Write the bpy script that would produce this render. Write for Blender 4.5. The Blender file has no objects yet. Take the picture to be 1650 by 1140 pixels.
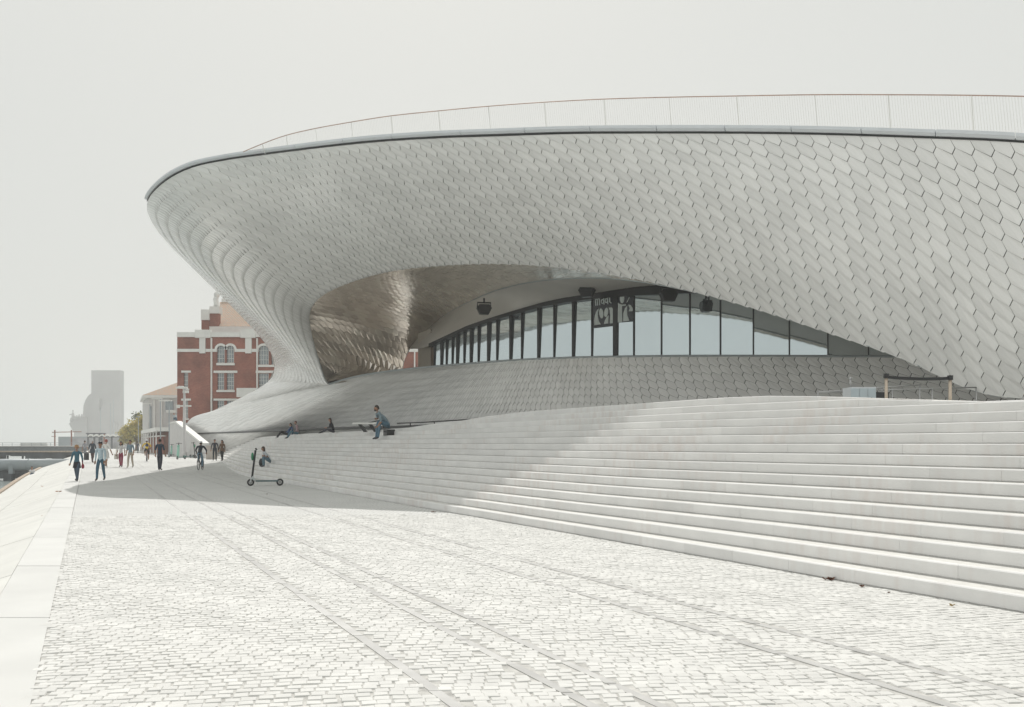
import bpy, math, random
from mathutils import Vector, Matrix, noise
R = math.radians
random.seed(7)
S = bpy.context.scene
COL = S.collection

# ------------------------------------------------------------------ camera
EYE = 1.65
FPX = 1500.0
HY = 715.5
cam_d = bpy.data.cameras.new('camera'); cam = bpy.data.objects.new('camera', cam_d); COL.objects.link(cam)
cam.location = (0, 0, EYE); cam.rotation_euler = (R(90), 0, 0)
cam_d.sensor_width = 36; cam_d.lens = FPX/1650*36; cam_d.shift_y = (HY-570)/1650
cam_d.clip_start = 0.1; cam_d.clip_end = 9000
S.camera = cam
# ------------------------------------------------------------------ light
SUN_DIR = Vector((1.3, -9.8, -12.0)).normalized()
w = bpy.data.worlds.new('World'); S.world = w; w.use_nodes = True
nt = w.node_tree; nt.nodes.clear()
out = nt.nodes.new('ShaderNodeOutputWorld'); bg = nt.nodes.new('ShaderNodeBackground')
sky = nt.nodes.new('ShaderNodeTexSky'); sky.sky_type = 'NISHITA'; sky.sun_disc = False
sky.sun_elevation = math.asin(-SUN_DIR.z); sky.sun_rotation = math.atan2(-SUN_DIR.x, -SUN_DIR.y)
sky.dust_density = 6; sky.air_density = 1.0
mix = nt.nodes.new('ShaderNodeMix'); mix.data_type = 'RGBA'
mix.inputs['Factor'].default_value = 0.93
mix.inputs['B'].default_value = (6.95, 7.07, 6.75, 1)       # milky haze veil over the whole sky
nt.links.new(sky.outputs[0], mix.inputs['A']); nt.links.new(mix.outputs['Result'], bg.inputs[0])
bg.inputs[1].default_value = 0.1
nt.links.new(bg.outputs[0], out.inputs[0])
sd = bpy.data.lights.new('sun', 'SUN'); sun = bpy.data.objects.new('sun', sd); COL.objects.link(sun)
sd.energy = 2.7; sd.angle = R(0.53); sd.color = (1.0, 0.97, 0.93)
sun.rotation_euler = SUN_DIR.to_track_quat('-Z', 'Y').to_euler(); sun.location = (-20, 60, 60)
S.view_settings.view_transform = 'Standard'; S.view_settings.look = 'None'
S.view_settings.exposure = 0.07; S.view_settings.gamma = 1
S.cycles.max_bounces = 8; S.cycles.diffuse_bounces = 4; S.cycles.glossy_bounces = 4; S.cycles.volume_bounces = 1

# ------------------------------------------------------------------ helpers
def P(x, y, Y):
    return Vector(((x-825)/FPX*Y, Y, EYE-(y-HY)/FPX*Y))
def G(x, y, h=0.0):
    "point at height h under photo position"
    Y = FPX*(EYE-h)/(y-HY)
    for _ in range(12): Y = FPX*(EYE-h-zg(Y))/(y-HY)
    return Vector(((x-825)/FPX*Y, Y, h+zg(Y)))
def zg(Y):
    t = max(0, min(1, (Y-40)/38)); return .30*t*t*(3-2*t)      # the promenade rises a little

class MB:
    def __init__(s): s.v = []; s.f = []; s.m = []; s.cur = 0; s.sm = False; s.smf = []
    def addv(s, p): s.v.append(tuple(p)); return len(s.v)-1
    def face(s, idx): s.f.append(tuple(idx)); s.m.append(s.cur); s.smf.append(s.sm)
    def poly(s, pts):
        s.face([s.addv(p) for p in pts])
    def box(s, c, d, rot=None, taper=1.0):
        c = Vector(c); hx, hy, hz = d[0]/2, d[1]/2, d[2]/2
        b = []
        for k, (sx, sy, sz) in enumerate([(-1,-1,-1),(1,-1,-1),(1,1,-1),(-1,1,-1),(-1,-1,1),(1,-1,1),(1,1,1),(-1,1,1)]):
            t = taper if sz > 0 else 1
            p = Vector((sx*hx*t, sy*hy*t, sz*hz))
            if rot is not None: p = rot @ p
            b.append(s.addv(c+p))
        for q in [(0,3,2,1),(4,5,6,7),(0,1,5,4),(1,2,6,5),(2,3,7,6),(3,0,4,7)]:
            s.face([b[i] for i in q])
    def hexa(s, p8):
        b = [s.addv(p) for p in p8]
        for q in [(0,3,2,1),(4,5,6,7),(0,1,5,4),(1,2,6,5),(2,3,7,6),(3,0,4,7)]:
            s.face([b[i] for i in q])
    def tube(s, pts, r, n=8, caps=True, flat=1.0):
        pts = [Vector(p) for p in pts]
        rs = r if isinstance(r, (list, tuple)) else [r]*len(pts)
        rings = []; up = None
        for i, p in enumerate(pts):
            a = pts[max(0, i-1)]; b = pts[min(len(pts)-1, i+1)]
            t = (b-a); t = t.normalized() if t.length > 1e-9 else Vector((0,0,1))
            if up is None: up = Vector((0,0,1)) if abs(t.z) < .9 else Vector((0,1,0))
            x = t.cross(up)
            if x.length < 1e-6: x = t.cross(Vector((1,0,0)))
            x.normalize(); y = x.cross(t).normalized(); up = y
            rings.append([s.addv(p + (x*math.cos(2*math.pi*k/n) + y*math.sin(2*math.pi*k/n)*flat)*rs[i]) for k in range(n)])
        sm = s.sm; s.sm = n > 5
        for a, b in zip(rings, rings[1:]):
            for k in range(n): s.face((a[k], a[(k+1) % n], b[(k+1) % n], b[k]))
        s.sm = sm
        if caps: s.face(rings[0][::-1]); s.face(rings[-1])
    def ball(s, c, r, nu=10, nv=7, fn=None):
        c = Vector(c); r = Vector(r) if not isinstance(r, (int, float)) else Vector((r, r, r))
        rings = []
        for j in range(1, nv):
            th = math.pi*j/nv
            ring = []
            for i in range(nu):
                a = 2*math.pi*i/nu
                d = Vector((math.sin(th)*math.cos(a), math.sin(th)*math.sin(a), math.cos(th)))
                p = Vector((d.x*r.x, d.y*r.y, d.z*r.z))
                if fn: p = fn(p, d)
                ring.append(s.addv(c+p))
            rings.append(ring)
        t = Vector((0,0,r.z)); b = Vector((0,0,-r.z))
        if fn: t = fn(t, Vector((0,0,1))); b = fn(b, Vector((0,0,-1)))
        ti = s.addv(c+t); bi = s.addv(c+b)
        sm = s.sm; s.sm = True
        for i in range(nu):
            s.face((ti, rings[0][i], rings[0][(i+1) % nu])); s.face((bi, rings[-1][(i+1) % nu], rings[-1][i]))
            for a, q in zip(rings, rings[1:]): s.face((a[i], q[i], q[(i+1) % nu], a[(i+1) % nu]))
        s.sm = sm
    def torus(s, c, R0, r, ax='x', n=20, k=6):
        c = Vector(c); rings = []
        for i in range(n):
            a = 2*math.pi*i/n; ring = []
            for j in range(k):
                b = 2*math.pi*j/k; q = R0+r*math.cos(b); z = r*math.sin(b)
                if ax == 'x': p = Vector((z, q*math.cos(a), q*math.sin(a)))
                elif ax == 'y': p = Vector((q*math.cos(a), z, q*math.sin(a)))
                else: p = Vector((q*math.cos(a), q*math.sin(a), z))
                ring.append(s.addv(c+p))
            rings.append(ring)
        sm = s.sm; s.sm = True
        for i in range(n):
            a, b = rings[i], rings[(i+1) % n]
            for j in range(k): s.face((a[j], b[j], b[(j+1) % k], a[(j+1) % k]))
        s.sm = sm
    def grid(s, rows, closed=False, flip=False):
        ids = [[s.addv(p) for p in r] for r in rows]
        for a, b in zip(ids, ids[1:]):
            n = len(a)
            for k in range(n if closed else n-1):
                q = (a[k], a[(k+1) % n], b[(k+1) % n], b[k])
                s.face(q[::-1] if flip else q)
    def build(s, name, mats, parent=None, smooth=None):
        me = bpy.data.meshes.new(name)
        me.from_pydata(s.v, [], s.f)
        if not isinstance(mats, (list, tuple)): mats = [mats]
        for m in mats: me.materials.append(m)
        me.polygons.foreach_set('material_index', s.m)
        me.polygons.foreach_set('use_smooth', s.smf if smooth is None else [smooth]*len(s.f))
        me.update()
        o = bpy.data.objects.new(name, me); COL.objects.link(o)
        if parent is not None: o.parent = parent
        return o

def tag(o, label=None, cat=None, group=None, kind=None):
    if label: o['label'] = label
    if cat: o['category'] = cat
    if group: o['group'] = group
    if kind: o['kind'] = kind
    return o
def empty(name, loc=(0,0,0), rz=0, label=None, cat=None, group=None):
    o = bpy.data.objects.new(name, None); COL.objects.link(o); o.location = loc; o.rotation_euler = (0,0,rz)
    o.empty_display_size = 0.3
    return tag(o, label, cat, group)
def copy_tree(o, parent=None):
    c = o.copy(); COL.objects.link(c)
    if parent is not None: c.parent = parent
    for ch in [q for q in bpy.data.objects if q.parent == o]: copy_tree(ch, c)
    return c
def shift(mb, d):
    d = Vector(d); mb.v = [tuple(Vector(p)-d) for p in mb.v]

# ------------------------------------------------------------------ materials
def mat(name, col, rough=0.6, metal=0.0, var=0.0, scale=3.0, bump=0.0, bscale=40.0, island=0.0, spec=0.5, col2=None, detail=4, coat=0.0, stretch=None, bdist=0.02):
    m = bpy.data.materials.new(name); m.use_nodes = True
    n = m.node_tree.nodes; l = m.node_tree.links; b = n['Principled BSDF']
    b.inputs['Base Color'].default_value = (*col, 1); b.inputs['Roughness'].default_value = rough
    b.inputs['Metallic'].default_value = metal; b.inputs['Specular IOR Level'].default_value = spec
    b.inputs['Coat Weight'].default_value = coat
    tc = n.new('ShaderNodeTexCoord'); geo = n.new('ShaderNodeNewGeometry')
    src = geo.outputs['Position']
    if stretch:
        mp = n.new('ShaderNodeMapping'); mp.inputs['Scale'].default_value = stretch; l.new(src, mp.inputs[0]); src = mp.outputs[0]
    last = None
    if var > 0 or col2:
        no = n.new('ShaderNodeTexNoise'); no.inputs['Scale'].default_value = scale; no.inputs['Detail'].default_value = detail
        l.new(src, no.inputs['Vector'])
        ra = n.new('ShaderNodeMapRange'); ra.inputs[1].default_value = .3; ra.inputs[2].default_value = .7
        l.new(no.outputs['Fac'], ra.inputs[0])
        mx = n.new('ShaderNodeMix'); mx.data_type = 'RGBA'
        c2 = col2 if col2 else tuple(c*(1-var) for c in col)
        mx.inputs['A'].default_value = (*c2, 1); mx.inputs['B'].default_value = (*[min(1, c*(1+var*.5)) for c in col], 1)
        l.new(ra.outputs[0], mx.inputs['Factor']); last = mx.outputs['Result']
    if island > 0:
        mr = n.new('ShaderNodeMapRange'); mr.inputs[3].default_value = 1-island; mr.inputs[4].default_value = 1+island*.5
        oi = n.new('ShaderNodeObjectInfo'); ad = n.new('ShaderNodeMath'); ad.operation = 'ADD'
        fr = n.new('ShaderNodeMath'); fr.operation = 'FRACT'
        l.new(geo.outputs['Random Per Island'], ad.inputs[0]); l.new(oi.outputs['Random'], ad.inputs[1])
        l.new(ad.outputs[0], fr.inputs[0]); l.new(fr.outputs[0], mr.inputs[0])
        hs = n.new('ShaderNodeMix'); hs.data_type = 'RGBA'; hs.blend_type = 'MULTIPLY'; hs.inputs['Factor'].default_value = 1
        if last: l.new(last, hs.inputs['A'])
        else: hs.inputs['A'].default_value = (*col, 1)
        l.new(mr.outputs[0], hs.inputs['B']); last = hs.outputs['Result']
    if last: l.new(last, b.inputs['Base Color'])
    if bump > 0:
        no2 = n.new('ShaderNodeTexNoise'); no2.inputs['Scale'].default_value = bscale; no2.inputs['Detail'].default_value = 3
        l.new(src, no2.inputs['Vector'])
        bp = n.new('ShaderNodeBump'); bp.inputs['Strength'].default_value = bump; bp.inputs['Distance'].default_value = bdist
        l.new(no2.outputs['Fac'], bp.inputs['Height']); l.new(bp.outputs[0], b.inputs['Normal'])
    return m

M = {}
M['tile'] = mat('glazed_tile', (.90, .895, .88), .25, var=.05, scale=.5, island=.085, bump=.06, bscale=25, spec=.6, coat=.4)
M['shell'] = mat('dark_backing', (.05, .05, .05), .8, var=.2)
M['fascia'] = mat('lustre_tile', (.98, .90, .81), .18, metal=.6, var=.04, scale=1.2, island=.22, bump=.15, bscale=9, bdist=.02)
M['coping'] = mat('coping_composite', (.70, .73, .76), .4, var=.05, scale=2)
M['plaster'] = mat('soffit_plaster', (.72, .69, .65), .55, var=.06, scale=.6)
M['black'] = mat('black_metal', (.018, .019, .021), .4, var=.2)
M['ledge'] = mat('ledge_metal', (.42, .46, .48), .35, metal=.3, var=.1)
M['glass'] = mat('mirror_glass', (.62, .69, .72), .03, metal=.92, var=.03, scale=.3)
M['limestone'] = mat('cobble_limestone', (.69, .685, .66), .75, var=.10, scale=3, island=.06, bump=.4, bscale=120, bdist=.006)
M['joint'] = mat('joint_sand', (.60, .59, .56), .95, var=.3, scale=9, bump=.6, bscale=150, bdist=.01)
M['slab'] = mat('pale_slab', (.71, .705, .67), .7, var=.07, scale=1.1, island=.05, bump=.3, bscale=60, bdist=.005)
M['strip'] = mat('granite_strip', (.52, .515, .50), .55, var=.15, scale=4, island=.15, bump=.3, bscale=90, bdist=.004)
M['tread'] = mat('tread_stone', (.71, .70, .665), .8, var=.10, scale=6, bump=.8, bscale=28, bdist=.02)
M['kerb'] = mat('brown_kerb', (.42, .34, .26), .8, var=.3, scale=4, bump=.6, bscale=20)
M['roofdeck'] = mat('roof_stone', (.6, .58, .54), .8, var=.1)
M['rail'] = mat('rail_brown', (.46, .31, .25), .5, var=.2)
M['net'] = mat('white_net', (.80, .80, .76), .6, var=.05)
M['white'] = mat('white_paint', (.74, .74, .71), .5, var=.06, scale=1.5)
M['wedge'] = mat('white_wall', (.58, .57, .56), .7, var=.08, scale=1)
M['steel'] = mat('steel', (.5, .5, .5), .35, metal=.8, var=.1)
M['brass'] = mat('warm_steel', (.62, .52, .42), .35, metal=.6, var=.1)
M['concrete'] = mat('hazy_concrete', (.36, .36, .355), .85, var=.12, scale=.08)
M['darksteel'] = mat('pier_steel', (.06, .07, .08), .7, var=.5, scale=.8)
M['pipe'] = mat('pipe_grey', (.33, .37, .39), .5, var=.1, scale=.5)
M['rust'] = mat('rust', (.28, .10, .06), .8, var=.4, scale=2)
M['window'] = mat('far_glass', (.30, .34, .36), .12, metal=.3, var=.2, scale=.8)
M['trunk'] = mat('bark', (.12, .09, .06), .9, var=.3, scale=6)
M['mud'] = mat('leaf_brown', (.16, .06, .03), .8, var=.4, scale=30)
M['orangeleaf'] = mat('leaf_orange', (.42, .17, .06), .8, var=.4, scale=30)
M['cafe'] = mat('lettering_film', (.80, .86, .84), .6, var=.03)

def riser_mat():
    m = mat('riser_concrete', (.77, .765, .755), .75, var=.08, scale=1.3, bump=.25, bscale=50, island=.05, bdist=.005)
    n = m.node_tree.nodes; l = m.node_tree.links; b = n['Principled BSDF']
    src = b.inputs['Base Color'].links[0].from_socket
    geo = n.new('ShaderNodeNewGeometry'); mp = n.new('ShaderNodeMapping'); mp.inputs['Scale'].default_value = (3.2, 3.2, .35)
    l.new(geo.outputs['Position'], mp.inputs[0])
    no = n.new('ShaderNodeTexNoise'); no.inputs['Scale'].default_value = 2.2; no.inputs['Detail'].default_value = 6
    l.new(mp.outputs[0], no.inputs['Vector'])
    no2 = n.new('ShaderNodeTexNoise'); no2.inputs['Scale'].default_value = .55; l.new(geo.outputs['Position'], no2.inputs['Vector'])
    mu = n.new('ShaderNodeMath'); mu.operation = 'MULTIPLY'; l.new(no.outputs['Fac'], mu.inputs[0]); l.new(no2.outputs['Fac'], mu.inputs[1])
    mr = n.new('ShaderNodeMapRange'); mr.inputs[1].default_value = .26; mr.inputs[2].default_value = .42; l.new(mu.outputs[0], mr.inputs[0])
    mx = n.new('ShaderNodeMix'); mx.data_type = 'RGBA'; mx.inputs['B'].default_value = (.64, .56, .52, 1)
    mu2 = n.new('ShaderNodeMath'); mu2.operation = 'MULTIPLY'; mu2.inputs[1].default_value = .38; l.new(mr.outputs[0], mu2.inputs[0])
    l.new(mu2.outputs[0], mx.inputs['Factor']); l.new(src, mx.inputs['A']); l.new(mx.outputs['Result'], b.inputs['Base Color'])
    return m
M['riser'] = riser_mat()

def far_cobble():
    m = mat('cobble_field', (.69, .69, .67), .85, var=.08, scale=.7)
    n = m.node_tree.nodes; l = m.node_tree.links; b = n['Principled BSDF']
    src = b.inputs['Base Color'].links[0].from_socket
    geo = n.new('ShaderNodeNewGeometry')
    no = n.new('ShaderNodeTexNoise'); no.inputs['Scale'].default_value = 3; l.new(geo.outputs['Position'], no.inputs['Vector'])
    va = n.new('ShaderNodeVectorMath'); va.operation = 'MULTIPLY_ADD'; va.inputs[1].default_value = (.08,.08,.08)
    l.new(no.outputs['Color'], va.inputs[0]); l.new(geo.outputs['Position'], va.inputs[2])
    vo = n.new('ShaderNodeTexVoronoi'); vo.feature = 'DISTANCE_TO_EDGE'; vo.inputs['Scale'].default_value = 9.5; vo.inputs['Randomness'].default_value = .6
    l.new(va.outputs[0], vo.inputs['Vector'])
    mr = n.new('ShaderNodeMapRange'); mr.inputs[1].default_value = .02; mr.inputs[2].default_value = .09; l.new(vo.outputs['Distance'], mr.inputs[0])
    mx = n.new('ShaderNodeMix'); mx.data_type = 'RGBA'; mx.inputs['A'].default_value = (.36,.36,.345,1); l.new(mr.outputs[0], mx.inputs['Factor']); l.new(src, mx.inputs['B'])
    l.new(mx.outputs['Result'], b.inputs['Base Color'])
    bp = n.new('ShaderNodeBump'); bp.inputs['Strength'].default_value = .6; bp.inputs['Distance'].default_value = .012
    l.new(mr.outputs[0], bp.inputs['Height']); l.new(bp.outputs[0], b.inputs['Normal'])
    return m
M['cobblefar'] = far_cobble()

def brick_mat():
    m = bpy.data.materials.new('red_brick'); m.use_nodes = True
    n = m.node_tree.nodes; l = m.node_tree.links; b = n['Principled BSDF']; b.inputs['Roughness'].default_value = .85
    geo = n.new('ShaderNodeNewGeometry'); sp = n.new('ShaderNodeSeparateXYZ'); l.new(geo.outputs['Position'], sp.inputs[0])
    ad = n.new('ShaderNodeMath'); l.new(sp.outputs[0], ad.inputs[0]); l.new(sp.outputs[1], ad.inputs[1])
    cb = n.new('ShaderNodeCombineXYZ'); l.new(ad.outputs[0], cb.inputs[0]); l.new(sp.outputs[2], cb.inputs[1])
    br = n.new('ShaderNodeTexBrick'); br.inputs['Scale'].default_value = 1
    br.inputs['Brick Width'].default_value = .25; br.inputs['Row Height'].default_value = .08; br.inputs['Mortar Size'].default_value = .008
    br.inputs['Color1'].default_value = (.34, .11, .07, 1); br.inputs['Color2'].default_value = (.26, .065, .042, 1); br.inputs['Mortar'].default_value = (.30, .20, .16, 1)
    l.new(cb.outputs[0], br.inputs['Vector'])
    no = n.new('ShaderNodeTexNoise'); no.inputs['Scale'].default_value = .45; no.inputs['Detail'].default_value = 6; l.new(geo.outputs['Position'], no.inputs['Vector'])
    mr = n.new('ShaderNodeMapRange'); mr.inputs[1].default_value = .3; mr.inputs[2].default_value = .7; mr.inputs[3].default_value = .65; mr.inputs[4].default_value = 1.15
    l.new(no.outputs['Fac'], mr.inputs[0])
    mx = n.new('ShaderNodeMix'); mx.data_type = 'RGBA'; mx.blend_type = 'MULTIPLY'; mx.inputs['Factor'].default_value = 1
    l.new(br.outputs['Color'], mx.inputs['A']); l.new(mr.outputs[0], mx.inputs['B']); l.new(mx.outputs['Result'], b.inputs['Base Color'])
    return m
M['brick'] = brick_mat()
def rooftile_mat():
    m = mat('clay_roof', (.54, .34, .23), .85, var=.3, scale=3.2, col2=(.50, .44, .37), detail=8)
    n = m.node_tree.nodes; l = m.node_tree.links; b = n['Principled BSDF']
    geo = n.new('ShaderNodeNewGeometry'); wv = n.new('ShaderNodeTexWave'); wv.inputs['Scale'].default_value = 1.3; wv.bands_direction = 'X'
    l.new(geo.outputs['Position'], wv.inputs['Vector'])
    bp = n.new('ShaderNodeBump'); bp.inputs['Strength'].default_value = 1; bp.inputs['Distance'].default_value = .1
    l.new(wv.outputs['Fac'], bp.inputs['Height']); l.new(bp.outputs[0], b.inputs['Normal'])
    return m
M['rooftile'] = rooftile_mat()
def water_mat():
    m = mat('river_water', (.26, .30, .29), .18, var=.2, scale=.05, bump=.6, bscale=.9, bdist=.06, stretch=(1, .35, 1), spec=.6)
    return m
M['water'] = water_mat()
def leaf_mat(name, c1, c2):
    m = mat(name, c1, .7, var=.4, scale=.8, col2=c2, island=.25)
    n = m.node_tree.nodes; l = m.node_tree.links; b = n['Principled BSDF']; o_ = [q for q in n if q.type == 'OUTPUT_MATERIAL'][0]
    tr = n.new('ShaderNodeBsdfTranslucent'); ms = n.new('ShaderNodeMixShader'); ms.inputs[0].default_value = .45
    l.new(b.inputs['Base Color'].links[0].from_socket, tr.inputs[0]); l.new(b.outputs[0], ms.inputs[1]); l.new(tr.outputs[0], ms.inputs[2]); l.new(ms.outputs[0], o_.inputs[0])
    return m
M['leafy'] = leaf_mat('autumn_foliage', (.50, .40, .11), (.22, .22, .06))
M['leafg'] = leaf_mat('green_foliage', (.12, .13, .05), (.05, .07, .03))

# ------------------------------------------------------------------ ground plan
def baseX(Y): return .25-.487*(Y-18.8) + .12*max(0, Y-48)             # foot line of the stairs
SL = .456                                          # promenade direction
def edgeX(c, Y): return c-SL*Y

# haze box
hz = MB(); hz.box((0, 1450, 26), (5200, 3400, 66))
hm = bpy.data.materials.new('haze_air'); hm.use_nodes = True
hn = hm.node_tree.nodes; hl = hm.node_tree.links
hn.remove(hn['Principled BSDF'])
pv = hn.new('ShaderNodeVolumePrincipled'); pv.inputs['Color'].default_value = (.96, .97, .97, 1); pv.inputs['Density'].default_value = .0009
hl.new(pv.outputs[0], [q for q in hn if q.type == 'OUTPUT_MATERIAL'][0].inputs['Volume'])
tag(hz.build('haze', hm), 'pale even haze in the air over the river front', kind='stuff')

# river and land
wt = MB(); wt.poly([(-2500, -200, -2.3), (2500, -200, -2.3), (2500, 3100, -2.3), (-2500, 3100, -2.3)])
tag(wt.build('river_water', M['water']), kind='structure')
ld = MB()
Ys = [-20, 0, 20, 60, 120, 200, 400, 640]
for a, b in zip(Ys, Ys[1:]):
    ld.poly([(edgeX(-.3, a), a, -.03), (400, a, -.03), (400, b, -.03), (edgeX(-.3, b), b, -.03)])
tag(ld.build('promenade_bed', M['joint']), kind='structure')
sb = MB()
for a, b in [(4, 21.5)]: sb.poly([(edgeX(-.36, a), a, -.007), (baseX(a)+.4, a, -.007), (baseX(b)+.4, b, -.007), (edgeX(-.36, b), b, -.007)])
tag(sb.build('joint_sand', M['joint']), kind='structure')
YC = 21.0      # cobbles are single stones up to here, then a sheet
pf = MB()
for a, b in [(YC, 40)]+[(q, q+4) for q in range(40, 80, 4)]+[(80, 150), (150, 300), (300, 640)]:
    za, zb = zg(a)-.006, zg(b)-.006; pf.poly([(edgeX(-.35, a), a, za), (60 if a > 100 else baseX(a)+3, a, za), (60 if a > 100 else baseX(b)+3, b, zb), (edgeX(-.35, b), b, zb)])
tag(pf.build('promenade_paving', M['cobblefar']), kind='structure')

STR = [(2.33, .08), (3.18, .075), (3.62, .07), (5.45, .075), (6.15, .075)]
def in_strip(x, y, g=.0):
    c = x+SL*y
    return any(abs(c-s) < w_*.5*1.09+g for s, w_ in STR)
# cobblestones (each a stone with chamfer, slight tilt)
COBV = []
for k in range(14):
    rr = random.Random(100+k)
    sx, sy = .0500*rr.uniform(.95, 1.03), .0455*rr.uniform(.92, 1.04)
    cor = [(-sx+rr.uniform(-.004,.004), -sy+rr.uniform(-.004,.004)), (sx+rr.uniform(-.004,.004), -sy+rr.uniform(-.004,.004)),
           (sx+rr.uniform(-.004,.004), sy+rr.uniform(-.004,.004)), (-sx+rr.uniform(-.004,.004), sy+rr.uniform(-.004,.004))]
    vs = [(x*.99, y*.99, -.03) for x, y in cor] + [(x, y, -.006) for x, y in cor] + [(x*.90, y*.88, rr.uniform(-.001,.002)) for x, y in cor] + [(0, 0, .0025)]
    fs = []
    for q in range(4):
        a, b = q, (q+1) % 4
        fs += [(a, b, b+4, a+4), (a+4, b+4, b+8, a+8), (a+8, b+8, 12)]
    COBV.append((vs, fs))
cob_stuff = MB(); cob_near = []
yy = 5.0; row = 0
while yy < YC+1.6:
    x0 = edgeX(-.35, yy)-.2; x1 = min(.62*yy+.6, baseX(yy)+.25); x0 = max(x0, -.62*yy-.6)
    xx = x0 + (row % 2)*.045
    while xx < x1:
        wx = xx+random.uniform(-.006, .006)
        wy = yy + .10*math.sin(xx*.8+yy*.35) + .03*math.sin(xx*3.1+row*.35) + xx*.16 + random.uniform(-.005, .005)
        if wy > 4.9 and wy < YC+.02+1.2*random.random() and wx > edgeX(-.35, wy)-.03 and wx < baseX(wy)-.01+.10 and not in_strip(wx, wy, .035):
            cob_near.append((wx, wy, random.random()))
        xx += .1035 + random.uniform(-.006, .006)
    yy += .0965; row += 1
cob_near.sort(key=lambda c: abs(c[1]-5.95)+abs(c[0]*.12))
promenade = empty('cobble_paving', (0, 6, 0)); promenade['kind'] = 'structure'
cobmesh = []
for vs, fs in COBV:
    me = bpy.data.meshes.new('cobblestone'); me.from_pydata(vs, [], fs); me.materials.append(M['limestone']); cobmesh.append(me)
for i, (x, y, r_) in enumerate(cob_near):
    rz = math.atan(.16+.08*math.cos(x*.8+y*.35)) + random.uniform(-.04, .04)+(math.pi if r_ > .5 else 0)
    k = random.randrange(14); dz = random.uniform(-.003, .003); tx = random.uniform(-.02, .02); ty = random.uniform(-.015, .015)
    if i < 280:
        o = bpy.data.objects.new('cobblestone', cobmesh[k]); COL.objects.link(o); o.parent = promenade
        o.location = (x, y-6, dz); o.rotation_euler = (tx, ty, rz)
    else:
        vs, fs = COBV[k]; ca, sa = math.cos(rz), math.sin(rz); b0 = len(cob_stuff.v)
        for vx, vy, vz in vs:
            cob_stuff.v.append((x+vx*ca-vy*sa, y+vx*sa+vy*ca, dz+vz+vx*ty+vy*tx))
        for f in fs: cob_stuff.f.append(tuple(q+b0 for q in f)); cob_stuff.m.append(0); cob_stuff.smf.append(False)
shift(cob_stuff, (0, 6, 0))
tag(cob_stuff.build('cobblestones', M['limestone'], promenade), kind='stuff')

# inlaid granite strips
strips = empty('granite_inlay', (0, 6, 0)); strips['kind'] = 'structure'
for si, (c, wd) in enumerate(STR):
    y = 4.8; nstone = 0; far = MB()
    while y < 78:
        L = random.uniform(.55, .95); wj = wd*1.09/2
        mbs = MB() if y < 13 else far
        wob = random.uniform(-.008, .008)
        a, b = y+.008, y+L-.008
        p = [(edgeX(c, a)-wj+wob, a-6, -.03), (edgeX(c, a)+wj+wob, a-6, -.03), (edgeX(c, b)+wj+wob, b-6, -.03), (edgeX(c, b)-wj+wob, b-6, -.03)]
        if baseX(b) > edgeX(c, b)+wj:
            zt = random.uniform(-.003, .001)
            mbs.hexa([(q[0], q[1], q[2]+zg(q[1]+6)) for q in p]+[(q[0], q[1], zt+zg(q[1]+6)) for q in p])
        if y < 13 and mbs.v: mbs.build('strip_stone', M['strip'], strips)
        y += L
    tag(far.build('strip_stones', M['strip'], strips), kind='stuff')

# left border band and sloping embankment of big slabs
emb = empty('embankment', (0, 6, 0)); emb['kind'] = 'structure'
def slabrow(c0, z0, c1, z1, L, y0, y1, name, m, gap=.004, thick=.12):
    y = y0; far = MB()
    while y < y1:
        l = L*random.uniform(.97, 1.03); a, b = y+gap/2, y+l-gap/2
        q = [(edgeX(c1, a)+gap/2, a-6, z1), (edgeX(c0, a)-gap/2, a-6, z0), (edgeX(c0, b)-gap/2, b-6, z0), (edgeX(c1, b)+gap/2, b-6, z1)]
        d = random.uniform(-.003, .003); q = [(p[0], p[1], p[2]+zg(p[1]+6)) for p in q]
        mb = MB() if y < 45 else far
        mb.hexa([(p[0], p[1], p[2]-thick) for p in q]+[(p[0], p[1], p[2]+d) for p in q])
        if y < 45: mb.build(name, m, emb)
        y += l
    if far.v: tag(far.build(name+'s', m, emb), kind='stuff')
slabrow(-.36, .004, -.95, .004, 1.9, 3, 200, 'border_slab', mat('border_stone', (.64, .64, .62), .7, var=.07, scale=1.1, island=.04, bump=.3, bscale=60, bdist=.005))
slabrow(-.955, -.004, -2.9, -.60, 1.25, 3, 200, 'slope_slab', M['slab'])
slabrow(-2.92, -.606, -4.85, -1.2, 1.25, 3, 260, 'slope_slab', M['slab'])
slabrow(-4.87, -1.12, -5.15, -1.12, 2.4, 3, 300, 'edge_kerb', M['kerb'], thick=.5)
bd = MB()
for a, b in [(0, 40)]+[(q, q+8) for q in range(40, 80, 8)]+[(80, 140), (140, 300), (300, 640)]:
    A = [(-.3, -.03), (-.95, -.03), (-5.0, -1.27), (-5.25, -1.36), (-5.35, -3.0)]
    for (ca, za), (cb, zb) in zip(A, A[1:]):
        bd.poly([(edgeX(ca, a), a-6, za+zg(a)), (edgeX(cb, a), a-6, zb+zg(a)), (edgeX(cb, b), b-6, zb+zg(b)), (edgeX(ca, b), b-6, za+zg(b))])
bd.build('embankment_bed', M['joint'], emb)

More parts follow.
